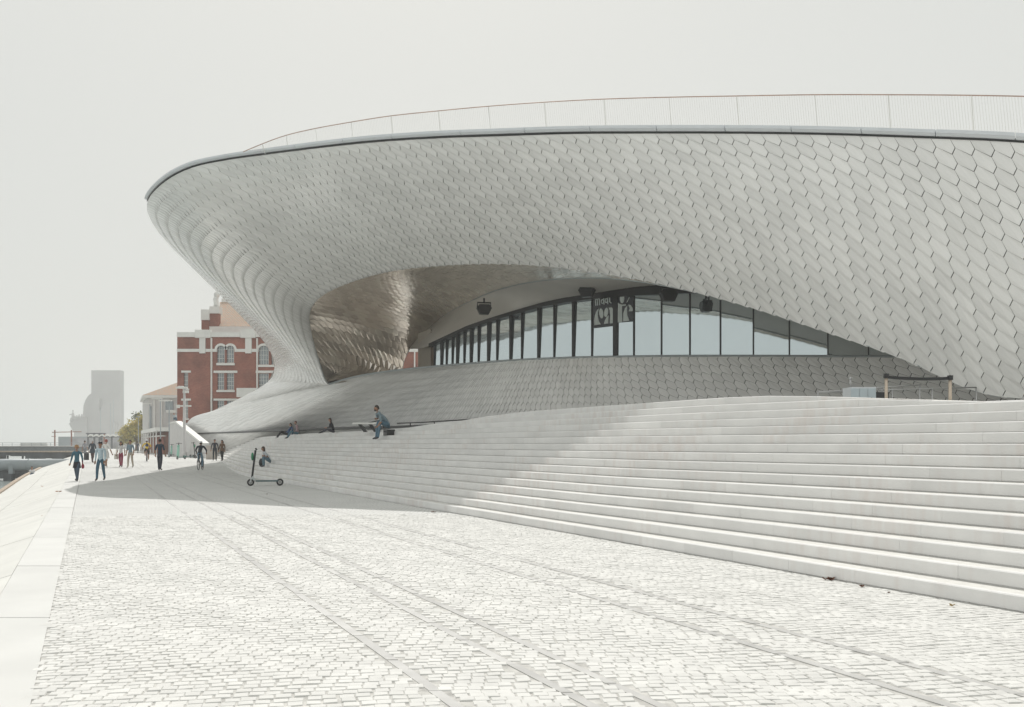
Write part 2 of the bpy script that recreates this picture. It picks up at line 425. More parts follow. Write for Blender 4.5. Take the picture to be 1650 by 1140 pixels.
# ------------------------------------------------------------------ stairs
RH = .165
def treadw(Yb):
    return .29 + .08*max(0, min(1, (18-Yb)/5))
def smooth(t): t = max(0, min(1, t)); return t*t*(3-2*t)
def hp(Yb):
    return 2.64 - .20*smooth((Yb-27)/5) - .215*smooth((Yb-31)/7) - .30*smooth((17.5-Yb)/5)
n1 = Vector((.899, .438, 0)); n2 = Vector((.06, .998, 0))
base_st = [(Y, Vector((baseX(Y), Y, 0)), n1, treadw(Y)) for Y in [-4, 0, 4, 6, 7.5, 9, 10, 11, 12, 13, 14, 15, 16, 17, 18, 19, 20, 22, 24, 26, 29, 32, 36, 42, 46, 50, 54, 58, 62, 66, 70, 74, 78]]
for Y in (82, 87, 92, 97, 102, 107): base_st.append((Y, Vector((baseX(Y), Y, 0)), n1, .29))
def stpt(i, k):
    Yb, p, n, t = base_st[i]
    return p+n*(t*k)
stairs = empty('stone_stairs', (0, 16, 0), 0, 'broad pale stone steps climbing from the promenade to the museum', 'stairs')
NS = len(base_st)
def densify(k):
    pts = []
    for i in range(NS-1):
        a, b = stpt(i, k), stpt(i+1, k); L = (b-a).length; n = max(1, int(L/2.4)) if base_st[i][0] < 50 else 1
        for q in range(n): pts.append((a.lerp(b, q/n), base_st[i][0]+(base_st[i+1][0]-base_st[i][0])*q/n, i+q/n))
    pts.append((stpt(NS-1, k), base_st[-1][0], NS-1.0)); return pts
def step_hw(k, idx, Yb):
    z = min(RH*k, hp(Yb)); return z
off = Vector((0, 16, 0))
for k in range(1, 17):
    mb = MB(); f = densify(k-1)
    for j in range(len(f)-1):
        (a, ya, ia), (b, yb, ib) = f[j], f[j+1]
        def nrm(i):
            i0 = min(int(i), NS-2); t = i-i0; return base_st[i0][2].lerp(base_st[i0+1][2], t), base_st[i0][3]*(1-t)+base_st[i0+1][3]*t
        na, ta = nrm(ia); nb, tb = nrm(ib)
        za, zb = step_hw(k, ia, ya), step_hw(k, ib, yb); la, lb = step_hw(k-1, ia, ya), step_hw(k-1, ib, yb)
        if za-la < .004 and zb-lb < .004: continue
        j_ = Vector((random.uniform(-.0015,.0015), random.uniform(-.0015,.0015), 0))
        d = (b-a).normalized()*(.0012 if ya < 30 else 0)
        a2, b2 = a+d+j_-off, b-d+j_-off
        wa, wb = ta+.06, tb+.06
        kw = .075                       # kerb stone top
        lo_a, lo_b = la-.05, lb-.05
        up = Vector((0,0,1)); bev = .012
        ring = lambda p, n, z, lo: [p+n*.02+up*lo, p+n*.02+up*(lo+.05+.011), p+up*(lo+.05+.015), p+up*(z-bev), p+n*bev+up*z, p+n*kw+up*z, p+n*kw+up*lo]
        A = ring(a2, na, za, lo_a); B = ring(b2, nb, zb, lo_b)
        mb.cur = 0
        ia_ = [mb.addv(q) for q in A]; ib_ = [mb.addv(q) for q in B]
        for q in range(6): mb.face((ia_[q+1], ia_[q], ib_[q], ib_[q+1]))
        mb.face(ia_); mb.face(ib_[::-1])
        mb.cur = 1
        mb.poly([a2-d+na*(kw-.001)+up*(za-.004), b2+d+nb*(kw-.001)+up*(zb-.004), b2+d+nb*wb+up*(zb-.004), a2-d+na*wa+up*(za-.004)][::-1])
    if mb.v: mb.build('step', [M['riser'], M['tread']], stairs)
# landing
mb = MB()
rowsL = []
for e, zz in [(0, -.006), (1.5, 0.0), (6, .1), (12, .3), (30, .4)]:
    rowsL.append([stpt(i, min(15, hp(base_st[i][0])/RH))+base_st[i][2]*(.05+e) + Vector((0,0,hp(base_st[i][0])+zz*smooth((base_st[i][0]-28)/8))) - off for i in range(NS)])
mb.grid(rowsL); mb.build('landing', M['tread'], stairs)

# ------------------------------------------------------------------ museum shell
def CR(p, t):
    n = len(p); i = max(0, min(n-2, int(t))); u = t-i
    a, b, c, d = p[max(0, i-1)], p[i], p[i+1], p[min(n-1, i+2)]
    return .5*((2*b)+(c-a)*u+(2*a-5*b+4*c-d)*u*u+(3*b-a-3*c+d)*u*u*u)
# station: lip (x,y,Y), rim (x, top_y, coping_px, Y), bulge
ST = [
 ((2150,600,21),(2150,262,16,20.5),-.3), ((1800,632,24.3),(1850,236,15.5,22.6),-.4), ((1600,637,26),(1650,216.6,14.4,24),-.5),
 ((1450,576,27.5),(1480,209.6,13.4,25.2),-.6), ((1300,524,29.3),(1320,205,12.8,26.7),-.7), ((1180,486,31),(1180,203.5,12.4,28),-.8),
 ((1060,456,33),(1040,203.5,12,29.2),-.8), ((960,438,35),(920,205,11,30.3),-.8), ((870,427,37),(800,209,10.5,31.5),-.8),
 ((780,424,38.8),(700,213,10,32.7),-.8), ((700,428,41),(600,220,9.5,34.2),-1.0), ((640,434.5,43),(510,230,9,35.6),-1.2),
 ((590,446,45.5),(430,240.5,8.5,37.8),-1.6), ((545,462,48),(360,251,8,39.3),-2.2), ((515,479,50.5),(305,264,8,40.0),-2.8),
 ((501,497,53),(262,289,7,41.6),-3.4), ((498,514,54.5),(238,320,6,45.5),-3.6), ((500,531,55.5),(245,357,0,49.5),-3.4),
 ((504,549,56.3),(272,393,0,53.5),-3.0), ((509,566,57.2),(320,441,0,58.5),-3.0), ((514,582,58),(369,489,0,63.5),-3.0),
 ((519,598,58.8),(412,534,0,68),-3.0), ((524,611,59.5),(436,566,0,71.5),-2.4), ((530,619,60),(443,593,0,75),-1.4),
 ((540,617,59.8),(432,616,0,79),-.4), ((556,612,59),(395,638,0,84),.3), ((580,606.5,58),(345,662,0,93.5),.4),
 ((600,603,57),(303,681,0,101),.3), ((640,597.5,55.3),(297,742,0,102),.2), ((700,591.5,53),(400,748,0,88),.2),
 ((760,586.5,51),(560,745,0,68),.1), ((830,581.5,48.5),(720,752,0,54.5),0), ((920,577.5,46),(860,760,0,47.5),-.4),
 ((1000,576,43.7),(980,768,0,43.8),-.3), ((1100,575,41.7),(1095,773,0,41.6),-.2), ((1200,575,40),(1200,777,0,40),-.2),
 ((1330,575.5,38.3),(1330,780,0,38.3),0), ((1450,576,37),(1450,782,0,37),0), ((1600,577,35.4),(1600,785,0,35.4),0), ((1760,578,34),(1760,788,0,34),0)]
INN = [P(*s[0]) for s in ST]
OUT = [P(s[1][0], s[1][1]+s[1][2], s[1][3]) for s in ST]
TOP = [P(s[1][0], s[1][1], s[1][3]) for s in ST]
CAMP = Vector((0, 0, EYE))
MIDC = []
for i, s in enumerate(ST):
    c = (INN[i]+OUT[i])/2; d = (c-CAMP).normalized(); MIDC.append(c+d*s[2]*1.5)
def surf(t, v):
    I, C, O = CR(INN, t), CR(MIDC, t), CR(OUT, t)
    return I*(1-v)*(1-v)+C*2*v*(1-v)+O*v*v
def arclen(fn, n, steps=12):
    L = [0]; ts = [0]; p = fn(0)
    for i in range(1, n*steps+1):
        t = i/steps; q = fn(t); L.append(L[-1]+(q-p).length); ts.append(t); p = q
    return L, ts
def inv(L, ts, s):
    import bisect
    if s <= 0: return 0.0
    if s >= L[-1]: return ts[-1]
    i = bisect.bisect_right(L, s); a, b = L[i-1], L[i]
    return ts[i-1]+(ts[i]-ts[i-1])*(s-a)/max(1e-9, b-a)

museum = empty('museum_building', (5, 36, 2.5), 0, 'long low museum clad in pale glazed tiles with a sweeping overhang above its windows', 'museum')
MO = Vector((5, 36, 2.5))
def mbuild(mb, name, m, kind=None, parent=museum, o=MO, **kw):
    shift(mb, o); ob = mb.build(name, m, parent, **kw)
    if kind: ob['kind'] = kind
    return ob

def tiles(S_, L, ts, wtile, rows, sgn, relief, gap, s0=0.0, flipt=None, shiftk=.2):
    """hexagonal folded tiles on S_(t, v); a runs against arc length; b counts rows from the rim"""
    tot = L[-1]; N = int(tot/wtile)
    def pt(a, b):
        s = tot-(a*wtile); t = inv(L, ts, s); v = 1-b/rows
        v = max(0, min(1, v)); return t, v
    cache = {}
    def pos(a, b):
        key = (round(a, 3), round(b, 3))
        if key in cache: return cache[key]
        t, v = pt(a, b); p = S_(t, v)
        e = 1e-2
        du = S_(min(t+e, len(ST)-1), v)-S_(max(0, t-e), v); dv = S_(t, min(1, v+e))-S_(t, max(0, v-e))
        n = du.cross(dv)*sgn; n = n.normalized() if n.length > 1e-12 else Vector((0,-1,0))
        cache[key] = (p, n); return cache[key]
    res = []
    for j in range(-1, rows+1):
        for i in range(-int(shiftk*rows)-3, N+2):
            Vx = lambda ii, jj: (ii+shiftk*jj, jj)
            Px = lambda ii, jj: (ii+shiftk*jj+.12, jj-.44)
            hexv = [(Vx(i, j), .1), (Px(i, j), .0), (Vx(i+1, j), .1), (Px(i+1, j+1), .0), (Vx(i+1, j+1), 1.0), (Px(i, j+1), .0)]
            bs = [max(0, min(rows, q[0][1])) for q in hexv]
            as_ = [q[0][0] for q in hexv]
            if max(bs)-min(bs) < .2 or min(as_) < -.5 or max(as_) > N+.5: continue
            ps = []
            for (a, b), h in hexv:
                a = max(0, min(tot/wtile, a)); b = max(0, min(rows, b))
                p, n = pos(a, b); ps.append((p, n, h))
            c = sum((q[0] for q in ps), Vector())/6
            if flipt and pt(sum(as_)/6, sum(bs)/6)[0] > flipt: ps = [(p, n, [.1, 1.0, .1, 0, .1, 0][k]) for k, (p, n, h) in enumerate(ps)]
            if (ps[0][0]-ps[3][0]).length < .02: continue
            res.append((ps, c))
    return res
def tile_geo(mb, ps, c, relief, gap):
    tilt = random.uniform(-.006, .006)
    size = max((p-c).length for p, n, h in ps); g = min(.3, gap/max(.05, size))
    gg = [g*.7]*6
    for q in (3, 4): gg[q] = g*.7+min(.10, .015/max(.05, size))
    topv = [mb.addv((p.lerp(c, gg[q])) + n*(.03+relief*h+tilt)) for q, (p, n, h) in enumerate(ps)]
    botv = [mb.addv((p.lerp(c, gg[q])) - n*.02) for q, (p, n, h) in enumerate(ps)]
    mb.face((topv[0], topv[1], topv[4], topv[5])); mb.face((topv[1], topv[2], topv[3], topv[4]))
    for k in range(6): mb.face((topv[k], botv[k], botv[(k+1) % 6], topv[(k+1) % 6]))

NST = len(ST)-1
L0, T0 = arclen(lambda t: surf(t, .80), NST)
# orientation sign test
pm = surf(8, .5); du = surf(8.01, .5)-surf(7.99, .5); dv = surf(8, .51)-surf(8, .49)
sg = 1 if du.cross(dv).dot(CAMP-pm) > 0 else -1
allt = tiles(surf, L0, T0, .475, 16, sg, .05, .012, flipt=24)
def score(c):
    d = c-CAMP
    if d.y < 1: return 1e9
    x = abs(d.x/d.y*FPX); 
    return d.length if x < 830 else 1e6+d.length
keyed = sorted(range(len(allt)), key=lambda k: score(allt[k][1]))
near = set(keyed[:290]); stuff = MB()
for k, (ps, c) in enumerate(allt):
    if k in near:
        mb = MB(); tile_geo(mb, ps, c, .04, .007); mbuild(mb, 'tile', M['tile'])
    else: tile_geo(stuff, ps, c, .045 if ps[4][2] > .5 else .02, .007 if ps[4][2] > .5 else .011)
mbuild(stuff, 'tile_cladding', M['tile'], 'stuff')
# backing shell just behind the tiles
sh = MB(); rows_ = []
for q in range(0, NST*4+1):
    t = q/4; r = []
    for v in [k/12 for k in range(13)]:
        e = .01; du = surf(min(t+e, NST), v)-surf(max(0, t-e), v); dv = surf(t, min(1, v+e))-surf(t, max(0, v-e))
        n = (du.cross(dv)*sg).normalized(); r.append(surf(t, v)-n*.03)
    rows_.append(r)
sh.grid(rows_); mbuild(sh, 'shell', M['shell'], smooth=True)

# inner returning surface under the overhang
FIN = {23:(531,620,60.1),22:(577,613,61.5),21:(625,607,64),20:(646,597,66),19:(651,580,66),18:(659,564,65.5),17:(668,551,65),16:(680,539,64),
       15:(694,527,62.5),14:(710,513,61),13:(733,498,58),12:(762,483,55),11:(792,470,52),10:(824,460.5,49),9:(862,453,45.5),8:(906,448.5,42),
       7:(965,447,39),6:(1048,455.5,35.3),5:(1160,479,33),4:(1290,516,31.3),3:(1440,568,29.5),2:(1590,630,28)}
GIN = {23:(600,580,70),22:(640,575,69),21:(650,570,68),20:(654,566,67),19:(658,563,66),18:(664,562.5,64),17:(674,562,61),16:(685,560,58),15:(700,552.5,55),
       14:(726,540.5,54),13:(756,526.5,53),12:(792,514.5,51.7),11:(831,502.5,50.2),10:(871,491,49),9:(916,481,47.7),8:(966,472,46.3),
       7:(1022,464,45),6:(1092,458,43.4),5:(1200,454,41.5),4:(1330,454,39.8),3:(1450,460,38.5),2:(1600,470,37)}
Kf = list(range(2, 24))
FI = [INN[k] for k in Kf]; FF = [P(*FIN[k]) for k in Kf]; FG = [P(*GIN[k]) for k in Kf]
FC = []
for a, b in zip(FI, FF):
    c = (a+b)/2; d = (c-CAMP).normalized(); FC.append(c + Vector((-.6, 0, .5)))
def fas(t, v):
    I, C, O = CR(FI, t), CR(FC, t), CR(FF, t); return I*(1-v)*(1-v)+C*2*v*(1-v)+O*v*v
nf = len(Kf)-1
fm = MB(); rr_ = []
for q in range(nf*5+1): rr_.append([fas(q/5, v/8) for v in range(9)])
fm.grid(rr_); mbuild(fm, 'fascia_backing', M['shell'], smooth=True)
ST_keep = ST
L1, T1 = arclen(lambda t: fas(t, .5), nf)
pm = fas(10, .5); du = fas(10.01, .5)-fas(9.99, .5); dv = fas(10, .51)-fas(10, .49)
sg1 = 1 if du.cross(dv).dot(CAMP-pm) > 0 else -1
ST = [0]*(nf+1)
ft = tiles(fas, L1, T1, .62, 15, sg1, .01, .012)
ST = ST_keep
fmb = MB()
for ps, c in ft:
    ps = [(p+n*random.uniform(-.0025, .0025), n, h) for p, n, h in ps]; tile_geo(fmb, ps, c, .006, .007)
mbuild(fmb, 'fascia_tiles', M['fascia'], 'stuff')
# soffit
so = MB(); rr_ = []
for q in range(nf*5+1):
    t = q/5; a, b = CR(FF, t), CR(FG, t); m_ = (a+b)/2+Vector((0, 0, .25))
    rr_.append([a*(1-v)*(1-v)+m_*2*v*(1-v)+b*v*v for v in [k/6 for k in range(7)]])
so.grid(rr_); mbuild(so, 'soffit', M['plaster'], smooth=True)
# bright metal trim on the inner edge of the fascia, and trim on the lip
tr = MB(); tr.tube([CR(FF, q/4)+Vector((0,0,-.02)) for q in range(int(nf*4*.0), nf*4-8)], .045, 6); mbuild(tr, 'edge_trim', M['ledge'])
tr = MB(); tr.tube([CR(INN, q/6) for q in range(6, 24*6)], .035, 6); mbuild(tr, 'lip_trim', M['ledge'])
tr = MB(); tr.tube([CR(INN, q/4)+Vector((0,0,.03)) for q in range(23*4, NST*4+1)], .06, 6); mbuild(tr, 'parapet_cap', M['ledge'])

# coping panels with a dark gap below them
LC, TC = arclen(lambda t: CR(TOP, t), 16)
nxt = 0.0; cp = [1636,1508,1390,1277,1170,1060,953,848,745,635,556,480,425,372,318,272,252,238.5]
def t_of_x(x):
    lo, hi = 0.0, 16.0
    for _ in range(40):
        m_ = (lo+hi)/2; p = CR(TOP, m_); px = p.x/p.y*FPX+825
        if px > x: lo = m_
        else: hi = m_
    return lo
cts = [0, .6, 1.2]+[t_of_x(x) for x in cp]
def rimframe(t):
    p = CR(TOP, t); q = CR(OUT, t); e = .02
    d = (CR(TOP, min(16.5, t+e))-CR(TOP, max(0, t-e))).normalized()
    n = Vector((-d.y, d.x, 0)).normalized()
    if n.dot(CAMP-p) < 0: n = -n
    return p, q, n
for a, b in zip(cts, cts[1:]):
    if b-a < .01: continue
    mb = MB(); rows_ = []; n_ = max(3, int((b-a)*8))
    for k in range(n_+1):
        t = a+(b-a)*k/n_
        if k == 0: t += .004
        if k == n_: t -= .004
        p, q, n = rimframe(t); hgt = (p-q).length
        z = Vector((0,0,1)); lo = q+z*.05
        rows_.append([lo-n*.25, lo+n*.10, lo+n*.17+z*hgt*.3, lo+n*.15+z*(hgt*.72), p+n*.07, p-n*.12, p-n*.5-z*.02])
    mb.grid(rows_); mb.face(range(7)); bb = len(mb.v)-7; mb.face(range(bb+6, bb-1, -1))
    ob = mbuild(mb, 'coping_panel', M['coping'], smooth=False)
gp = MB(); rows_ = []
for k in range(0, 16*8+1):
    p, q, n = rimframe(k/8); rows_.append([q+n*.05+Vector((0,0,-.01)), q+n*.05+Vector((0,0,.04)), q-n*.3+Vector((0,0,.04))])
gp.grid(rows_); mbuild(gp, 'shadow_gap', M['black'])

# hidden back of the overhang and roof deck
crown = [TOP[16]+Vector((.1, .3, -.05)), Vector((-18.6,49,13.6)), Vector((-19.6,53.5,14.0)), Vector((-20.8,59,14.2)), Vector((-21.7,65,14.3)), Vector((-22.9,74,14.2)),
         Vector((-23.8,83,13.5)), Vector((-23.6,90,11.6)), Vector((-23.6,96,9.0)), Vector((-27.5,100,5.9)), Vector((-31.5,104,4.9)), Vector((-35.5,105,4.1))]
bk = MB(); rows_ = []
for k in range(len(crown)): rows_.append([OUT[16+k], OUT[16+k].lerp(crown[k], .5), crown[k]])
bk.grid(rows_); mbuild(bk, 'rear_cladding', M['tile'], smooth=True)
edge = [TOP[k]-rimframe(k)[2]*.4 for k in range(0, 17)]+crown[1:]
rf = MB(); rows_ = []; ne = len(edge)
for k, e in enumerate(edge):
    if k <= 16: f_ = k/16; back = Vector((48, 58, 11)).lerp(Vector((-9, 74, 12.5)), f_)
    else: back = Vector((max(e.x+8.5, -14.5), max(e.y+1.5, 74+(k-16)*.4), e.z-.6))
    rows_.append([e, e.lerp(back, .1)+Vector((0,0,.35)), e.lerp(back, .5)+Vector((0,0,.6)), back])
rf.grid(rows_); mbuild(rf, 'roof_deck', M['roofdeck'], smooth=True)

# glass wall
GX = [685,700,760,850,950,1060,1200,1330,1450,1600,1760]; GYv = [56.5,55,52.8,49.5,46.8,44,41.5,39.8,38.5,37,35.5]
def gY(x):
    if x <= GX[0]: return GYv[0]
    for a, b, c, d in zip(GX, GX[1:], GYv, GYv[1:]):
        if x <= b: return c+(d-c)*(x-a)/(b-a)
    return GYv[-1]
topc = sorted([(GIN[k][0], GIN[k][1]) for k in GIN if GIN[k][0] >= 684])+[(1760, 480)]
def gtop(x):
    for (a, ya), (b, yb) in zip(topc, topc[1:]):
        if a <= x <= b: return ya+(yb-ya)*(x-a)/(b-a)
    return topc[0][1] if x < topc[0][0] else topc[-1][1]
botc = [(640,600),(700,594),(760,589),(830,584),(920,580),(1000,579),(1200,578),(1760,581)]
def gbot(x):
    for (a, ya), (b, yb) in zip(botc, botc[1:]):
        if a <= x <= b: return ya+(yb-ya)*(x-a)/(b-a)+6
    return 584
divs = [700,711.6,719.5,729,737,748,759,771,787,801,823,841,868,893,924,954,992,1021.6,1066,1111.8,1161,1214,1272,1334,1399.5,1470,1545,1640,1750]
thick = {711.6,737,759,787,823,868,924,992}
for a, b in zip(divs, divs[1:]):
    mb = MB(); q = [P(a, gbot(a), gY(a)), P(b, gbot(b), gY(b)), P(b, gtop(b), gY(b)), P(a, gtop(a), gY(a))]
    n = (q[1]-q[0]).cross(q[3]-q[0]).normalized()
    if n.y > 0: n = -n
    tw = n*.0 
    bk2 = n*(-.13*(1-smooth((a-880)/170))*max(.4, min(1, (q[3].z-q[0].z)/4))); q[3] = q[3]+bk2; q[2] = q[2]+bk2
    mb.hexa([q[0], q[1], q[1]-n*.03, q[0]-n*.03, q[3], q[2], q[2]-n*.03, q[3]-n*.03])
    mbuild(mb, 'window_pane', M['glass'])
for x in divs:
    mb = MB(); w_ = .065 if x in thick else .022
    p0, p1 = P(x, gbot(x), gY(x)), P(x, gtop(x), gY(x)); e = P(x+1, gbot(x), gY(x+1))-p0; e.z = 0; e.normalize(); n = Vector((e.y, -e.x, 0))
    if n.y > 0: n = -n
    d = .06
    if x == 992: w_ = .13
    mb.hexa([p0-e*w_+n*d, p0+e*w_+n*d, p0+e*w_-n*.06, p0-e*w_-n*.06, p1-e*w_+n*d, p1+e*w_+n*d, p1+e*w_-n*.06, p1-e*w_-n*.06])
    mbuild(mb, 'mullion', M['black'])
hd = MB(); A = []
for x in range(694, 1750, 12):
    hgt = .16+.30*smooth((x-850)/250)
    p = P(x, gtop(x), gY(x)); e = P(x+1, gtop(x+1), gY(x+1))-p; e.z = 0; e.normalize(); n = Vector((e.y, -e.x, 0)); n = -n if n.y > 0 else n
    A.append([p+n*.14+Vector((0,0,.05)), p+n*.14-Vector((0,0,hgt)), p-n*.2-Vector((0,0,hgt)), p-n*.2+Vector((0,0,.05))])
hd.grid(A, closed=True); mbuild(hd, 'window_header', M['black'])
# porch floor and interior, end pillar
pfm = MB(); A = []
for q in range(29*2, NST*2+1):
    t = q/2; p = CR(INN, t); zz = Vector((p.x, p.y, p.z-.8)); px = p.x/p.y*FPX+825
    A.append([zz+Vector((1.0,1.3,0)), zz+Vector((3, 12, -.1))])
pfm.grid(A); mbuild(pfm, 'terrace_floor', M['tread'])
cy = MB(); cy.poly([(-9, 71, 4.5), (3, 63, 4.5), (45, 58, 4.5), (45, 121, 4.5), (-13, 121, 4.5), (-13, 82, 4.5)]); mbuild(cy, 'courtyard_floor', M['tread'])
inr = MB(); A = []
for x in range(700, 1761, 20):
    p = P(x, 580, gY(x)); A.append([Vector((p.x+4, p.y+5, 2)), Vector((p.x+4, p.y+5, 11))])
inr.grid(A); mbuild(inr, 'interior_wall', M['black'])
pl = MB(); a, b = P(673.5, 640, 62), P(694, 640, 59.5)
pl.hexa([a, b, b+Vector((.5,4,0)), a+Vector((.5,4,0)), Vector((a.x,a.y,9.0)), Vector((b.x,b.y,9.0)), Vector((b.x+.5,b.y+4,9.0)), Vector((a.x+.5,a.y+4,9.0))])
mbuild(pl, 'end_pillar', mat('cream_plaster', (.74,.68,.60), .6, var=.04))
pl = MB(); a, b = P(694, 640, 59.4), P(706, 640, 56.5)
pl.hexa([a, b, b+Vector((.3,1,0)), a+Vector((.3,1,0)), Vector((a.x,a.y,8.8)), Vector((b.x,b.y,8.2)), Vector((b.x+.3,b.y+1,8.2)), Vector((a.x+.3,a.y+1,8.8))])
mbuild(pl, 'timber_panel', mat('brown_panel', (.28,.19,.14), .5, var=.2, scale=2))
# dark skirting at the foot of the shell
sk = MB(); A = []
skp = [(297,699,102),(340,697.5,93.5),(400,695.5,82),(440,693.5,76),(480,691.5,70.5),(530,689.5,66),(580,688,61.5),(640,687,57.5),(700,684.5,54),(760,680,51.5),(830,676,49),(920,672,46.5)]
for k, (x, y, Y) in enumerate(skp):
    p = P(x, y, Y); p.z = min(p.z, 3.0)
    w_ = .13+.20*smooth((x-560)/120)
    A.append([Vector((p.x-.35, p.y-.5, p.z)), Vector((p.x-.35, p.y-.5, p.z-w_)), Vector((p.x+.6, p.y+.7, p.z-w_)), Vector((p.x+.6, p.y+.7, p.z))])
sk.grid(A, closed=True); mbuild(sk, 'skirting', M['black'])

# low side wall closing the wing towards the wedge wall
wl = MB(); a, b = P(282, 699, 104), P(304, 699, 101.2)
wl.hexa([Vector((a.x,a.y,1)), Vector((b.x,b.y,1)), Vector((b.x+.3,b.y+1,1)), Vector((a.x+.3,a.y+1,1)), Vector((a.x,a.y,3.85)), Vector((b.x,b.y,3.95)), Vector((b.x+.3,b.y+1,3.95)), Vector((a.x+.3,a.y+1,3.85))])
mbuild(wl, 'side_wall', M['coping'])

# ------------------------------------------------------------------ roof railing
RP = [(392,245,37.9),(422.6,232.2,37.6),(461,218.4,37),(508.5,207.3,36.2),(566,197,35.4),(630,187,34.4),(706.5,179,33.4),(787,171.5,32.4),(877,165,31.5),(973,160,30.7),
      (1078,157,29.8),(1187,155,28.8),(1313,153,27.6),(1431,153,26.6),(1565,154,25.6),(1700,157,24.6),(1850,163,23.6),(2000,172,22.6)]
rail = empty('roof_railing', (5, 32, 11), 0, 'thin brown handrail with white netting along the museum roof edge', 'railing'); RO = Vector((5, 32, 11))
RT = [P(*r) for r in RP]
def rimz(x):
    lo, hi = 0.0, 16.0
    for _ in range(30):
        m_ = (lo+hi)/2; p = CR(TOP, m_)
        if p.x/p.y*FPX+825 > x: lo = m_
        else: hi = m_
    return CR(TOP, lo).z
mb = MB(); mb.tube([CR(RT, q/4) for q in range((len(RT)-1)*4+1)], .017, 6); mbuild(mb, 'handrail', M['rail'], parent=rail, o=RO)
for k, p in enumerate(RT):
    if k == 0: continue
    z0 = rimz(RP[k][0])-.3
    mb = MB(); mb.tube([p, Vector((p.x+.12, p.y, z0))], .014, 5); mbuild(mb, 'post', M['net'], parent=rail, o=RO)
nb = MB(); LR, TR = arclen(lambda t: CR(RT, t), len(RT)-1); s = .4
while s < LR[-1]:
    p = CR(RT, inv(LR, TR, s)); z0 = rimz(p.x/p.y*FPX+825)-.2
    h_ = p.z-z0
    r = .0055
    b_ = Vector((p.x+.10*h_, p.y, z0))
    nb.tube([p-Vector((0,0,.02)), b_], r, 3, caps=False); s += .075
mbuild(nb, 'netting', M['net'], 'stuff', parent=rail, o=RO)

# ------------------------------------------------------------------ cafe lettering
sign = empty('cafe_sign', P(985, 500, gY(985)), 0, 'pale lettering reading maat café on the upper window panes', 'sign')
SO = Vector(sign.location)
def gp_(u, v):
    x, y = 930+u/12.66, 450+v/12.66
    for a, b in zip(divs, divs[1:]):
        if a <= x <= b:
            A_, B_ = P(a, gbot(a), gY(a)), P(b, gbot(b), gY(b)); break
    r = Vector(((x-825)/FPX, 1, -(y-HY)/FPX)); nn = Vector((B_.y-A_.y, -(B_.x-A_.x), 0))
    if nn.y > 0: nn = -nn
    nn.normalize(); A2 = A_+nn*.04
    d = (A2-CAMP).dot(nn)/r.dot(nn); return CAMP+r*d, nn
def letter(polys):
    mb = MB()
    for pl_ in polys:
        pts = [gp_(*q) for q in pl_]
        f = [p for p, n in pts]; b_ = [p-n*.015 for p, n in pts]
        mb.poly(f)
        for k in range(len(f)): mb.poly([f[k], f[(k+1) % len(f)], b_[(k+1) % len(f)], b_[k]])
    mbuild(mb, 'letter', M['cafe'], parent=sign, o=SO)
def stroke(pts, w_):
    res = []
    for (a, b), (c, d) in zip(pts, pts[1:]):
        L_ = math.hypot(c-a, d-b); nx, ny = -(d-b)/L_*w_/2, (c-a)/L_*w_/2; ex, ey = (c-a)/L_*w_*.2, (d-b)/L_*w_*.2
        res.append([(a+nx-ex, b+ny-ey), (c+nx+ex, d+ny+ey), (c-nx+ex, d-ny+ey), (a-nx-ex, b-ny-ey)])
    return res
def ell(cx, cy, rx, ry, tilt=0, n=18):
    t = R(tilt); return [(cx+rx*math.cos(a)*math.cos(t)-ry*math.sin(a)*math.sin(t), cy+rx*math.cos(a)*math.sin(t)+ry*math.sin(a)*math.cos(t)) for a in [2*math.pi*k/n for k in range(n)]]
def ring(cx, cy, rx, ry, w_, n=16):
    o_ = ell(cx, cy, rx, ry, 0, n); i_ = ell(cx, cy, rx-w_, ry-w_, 0, n)
    return [[o_[k], o_[(k+1) % n], i_[(k+1) % n], i_[k]] for k in range(n)]
fmb = MB()
for pl_ in [[(318,330),(748,232),(748,950),(318,1000)], [(822,215),(1143,180),(1143,862),(822,888)]]:
    fmb.poly([gp_(*q)[0]-gp_(*q)[1]*.02 for q in pl_])
mbuild(fmb, 'film_panel', mat('dark_film', (.045,.05,.062), .25, var=.2, scale=1), parent=sign, o=SO)
letter(stroke([(378,540),(375,402)], 20)+stroke([(378,425),(396,402),(412,418),(415,535)], 18)+stroke([(416,422),(436,396),(455,412),(457,530)], 18))
letter(ring(513, 458, 31, 50, 17)+stroke([(543,395),(546,520)], 17))
letter(ring(592, 442, 31, 50, 17)+stroke([(621,378),(624,508)], 17))
letter(stroke([(660,325),(663,468),(692,490)], 19)+stroke([(640,378),(697,364)], 18))
letter([[(442,600),(400,640),(360,740),(345,850),(350,940),(480,925),(440,860),(420,760),(422,680)], ell(490, 700, 42, 102, -6)])
letter([ell(590, 680, 40, 97, 8), [(640,585),(700,575),(738,620),(745,720),(742,898),(665,905),(672,740),(662,640)], [(640,740),(600,775),(562,850),(545,915),(632,905),(636,800)]])
letter([[(830,480),(850,500),(912,522),(917,878),(826,885)], ell(915, 390, 46, 105), [(910,522),(990,515),(985,545),(912,548)]])
letter([[(1022,535),(972,600),(942,700),(935,865),(1062,850),(1022,740),(1015,620)], [(1040,520),(1090,530),(1128,590),(1138,650),(1050,660),(1072,600)], [(1006,478),(1026,470),(1070,372),(1055,368)]])

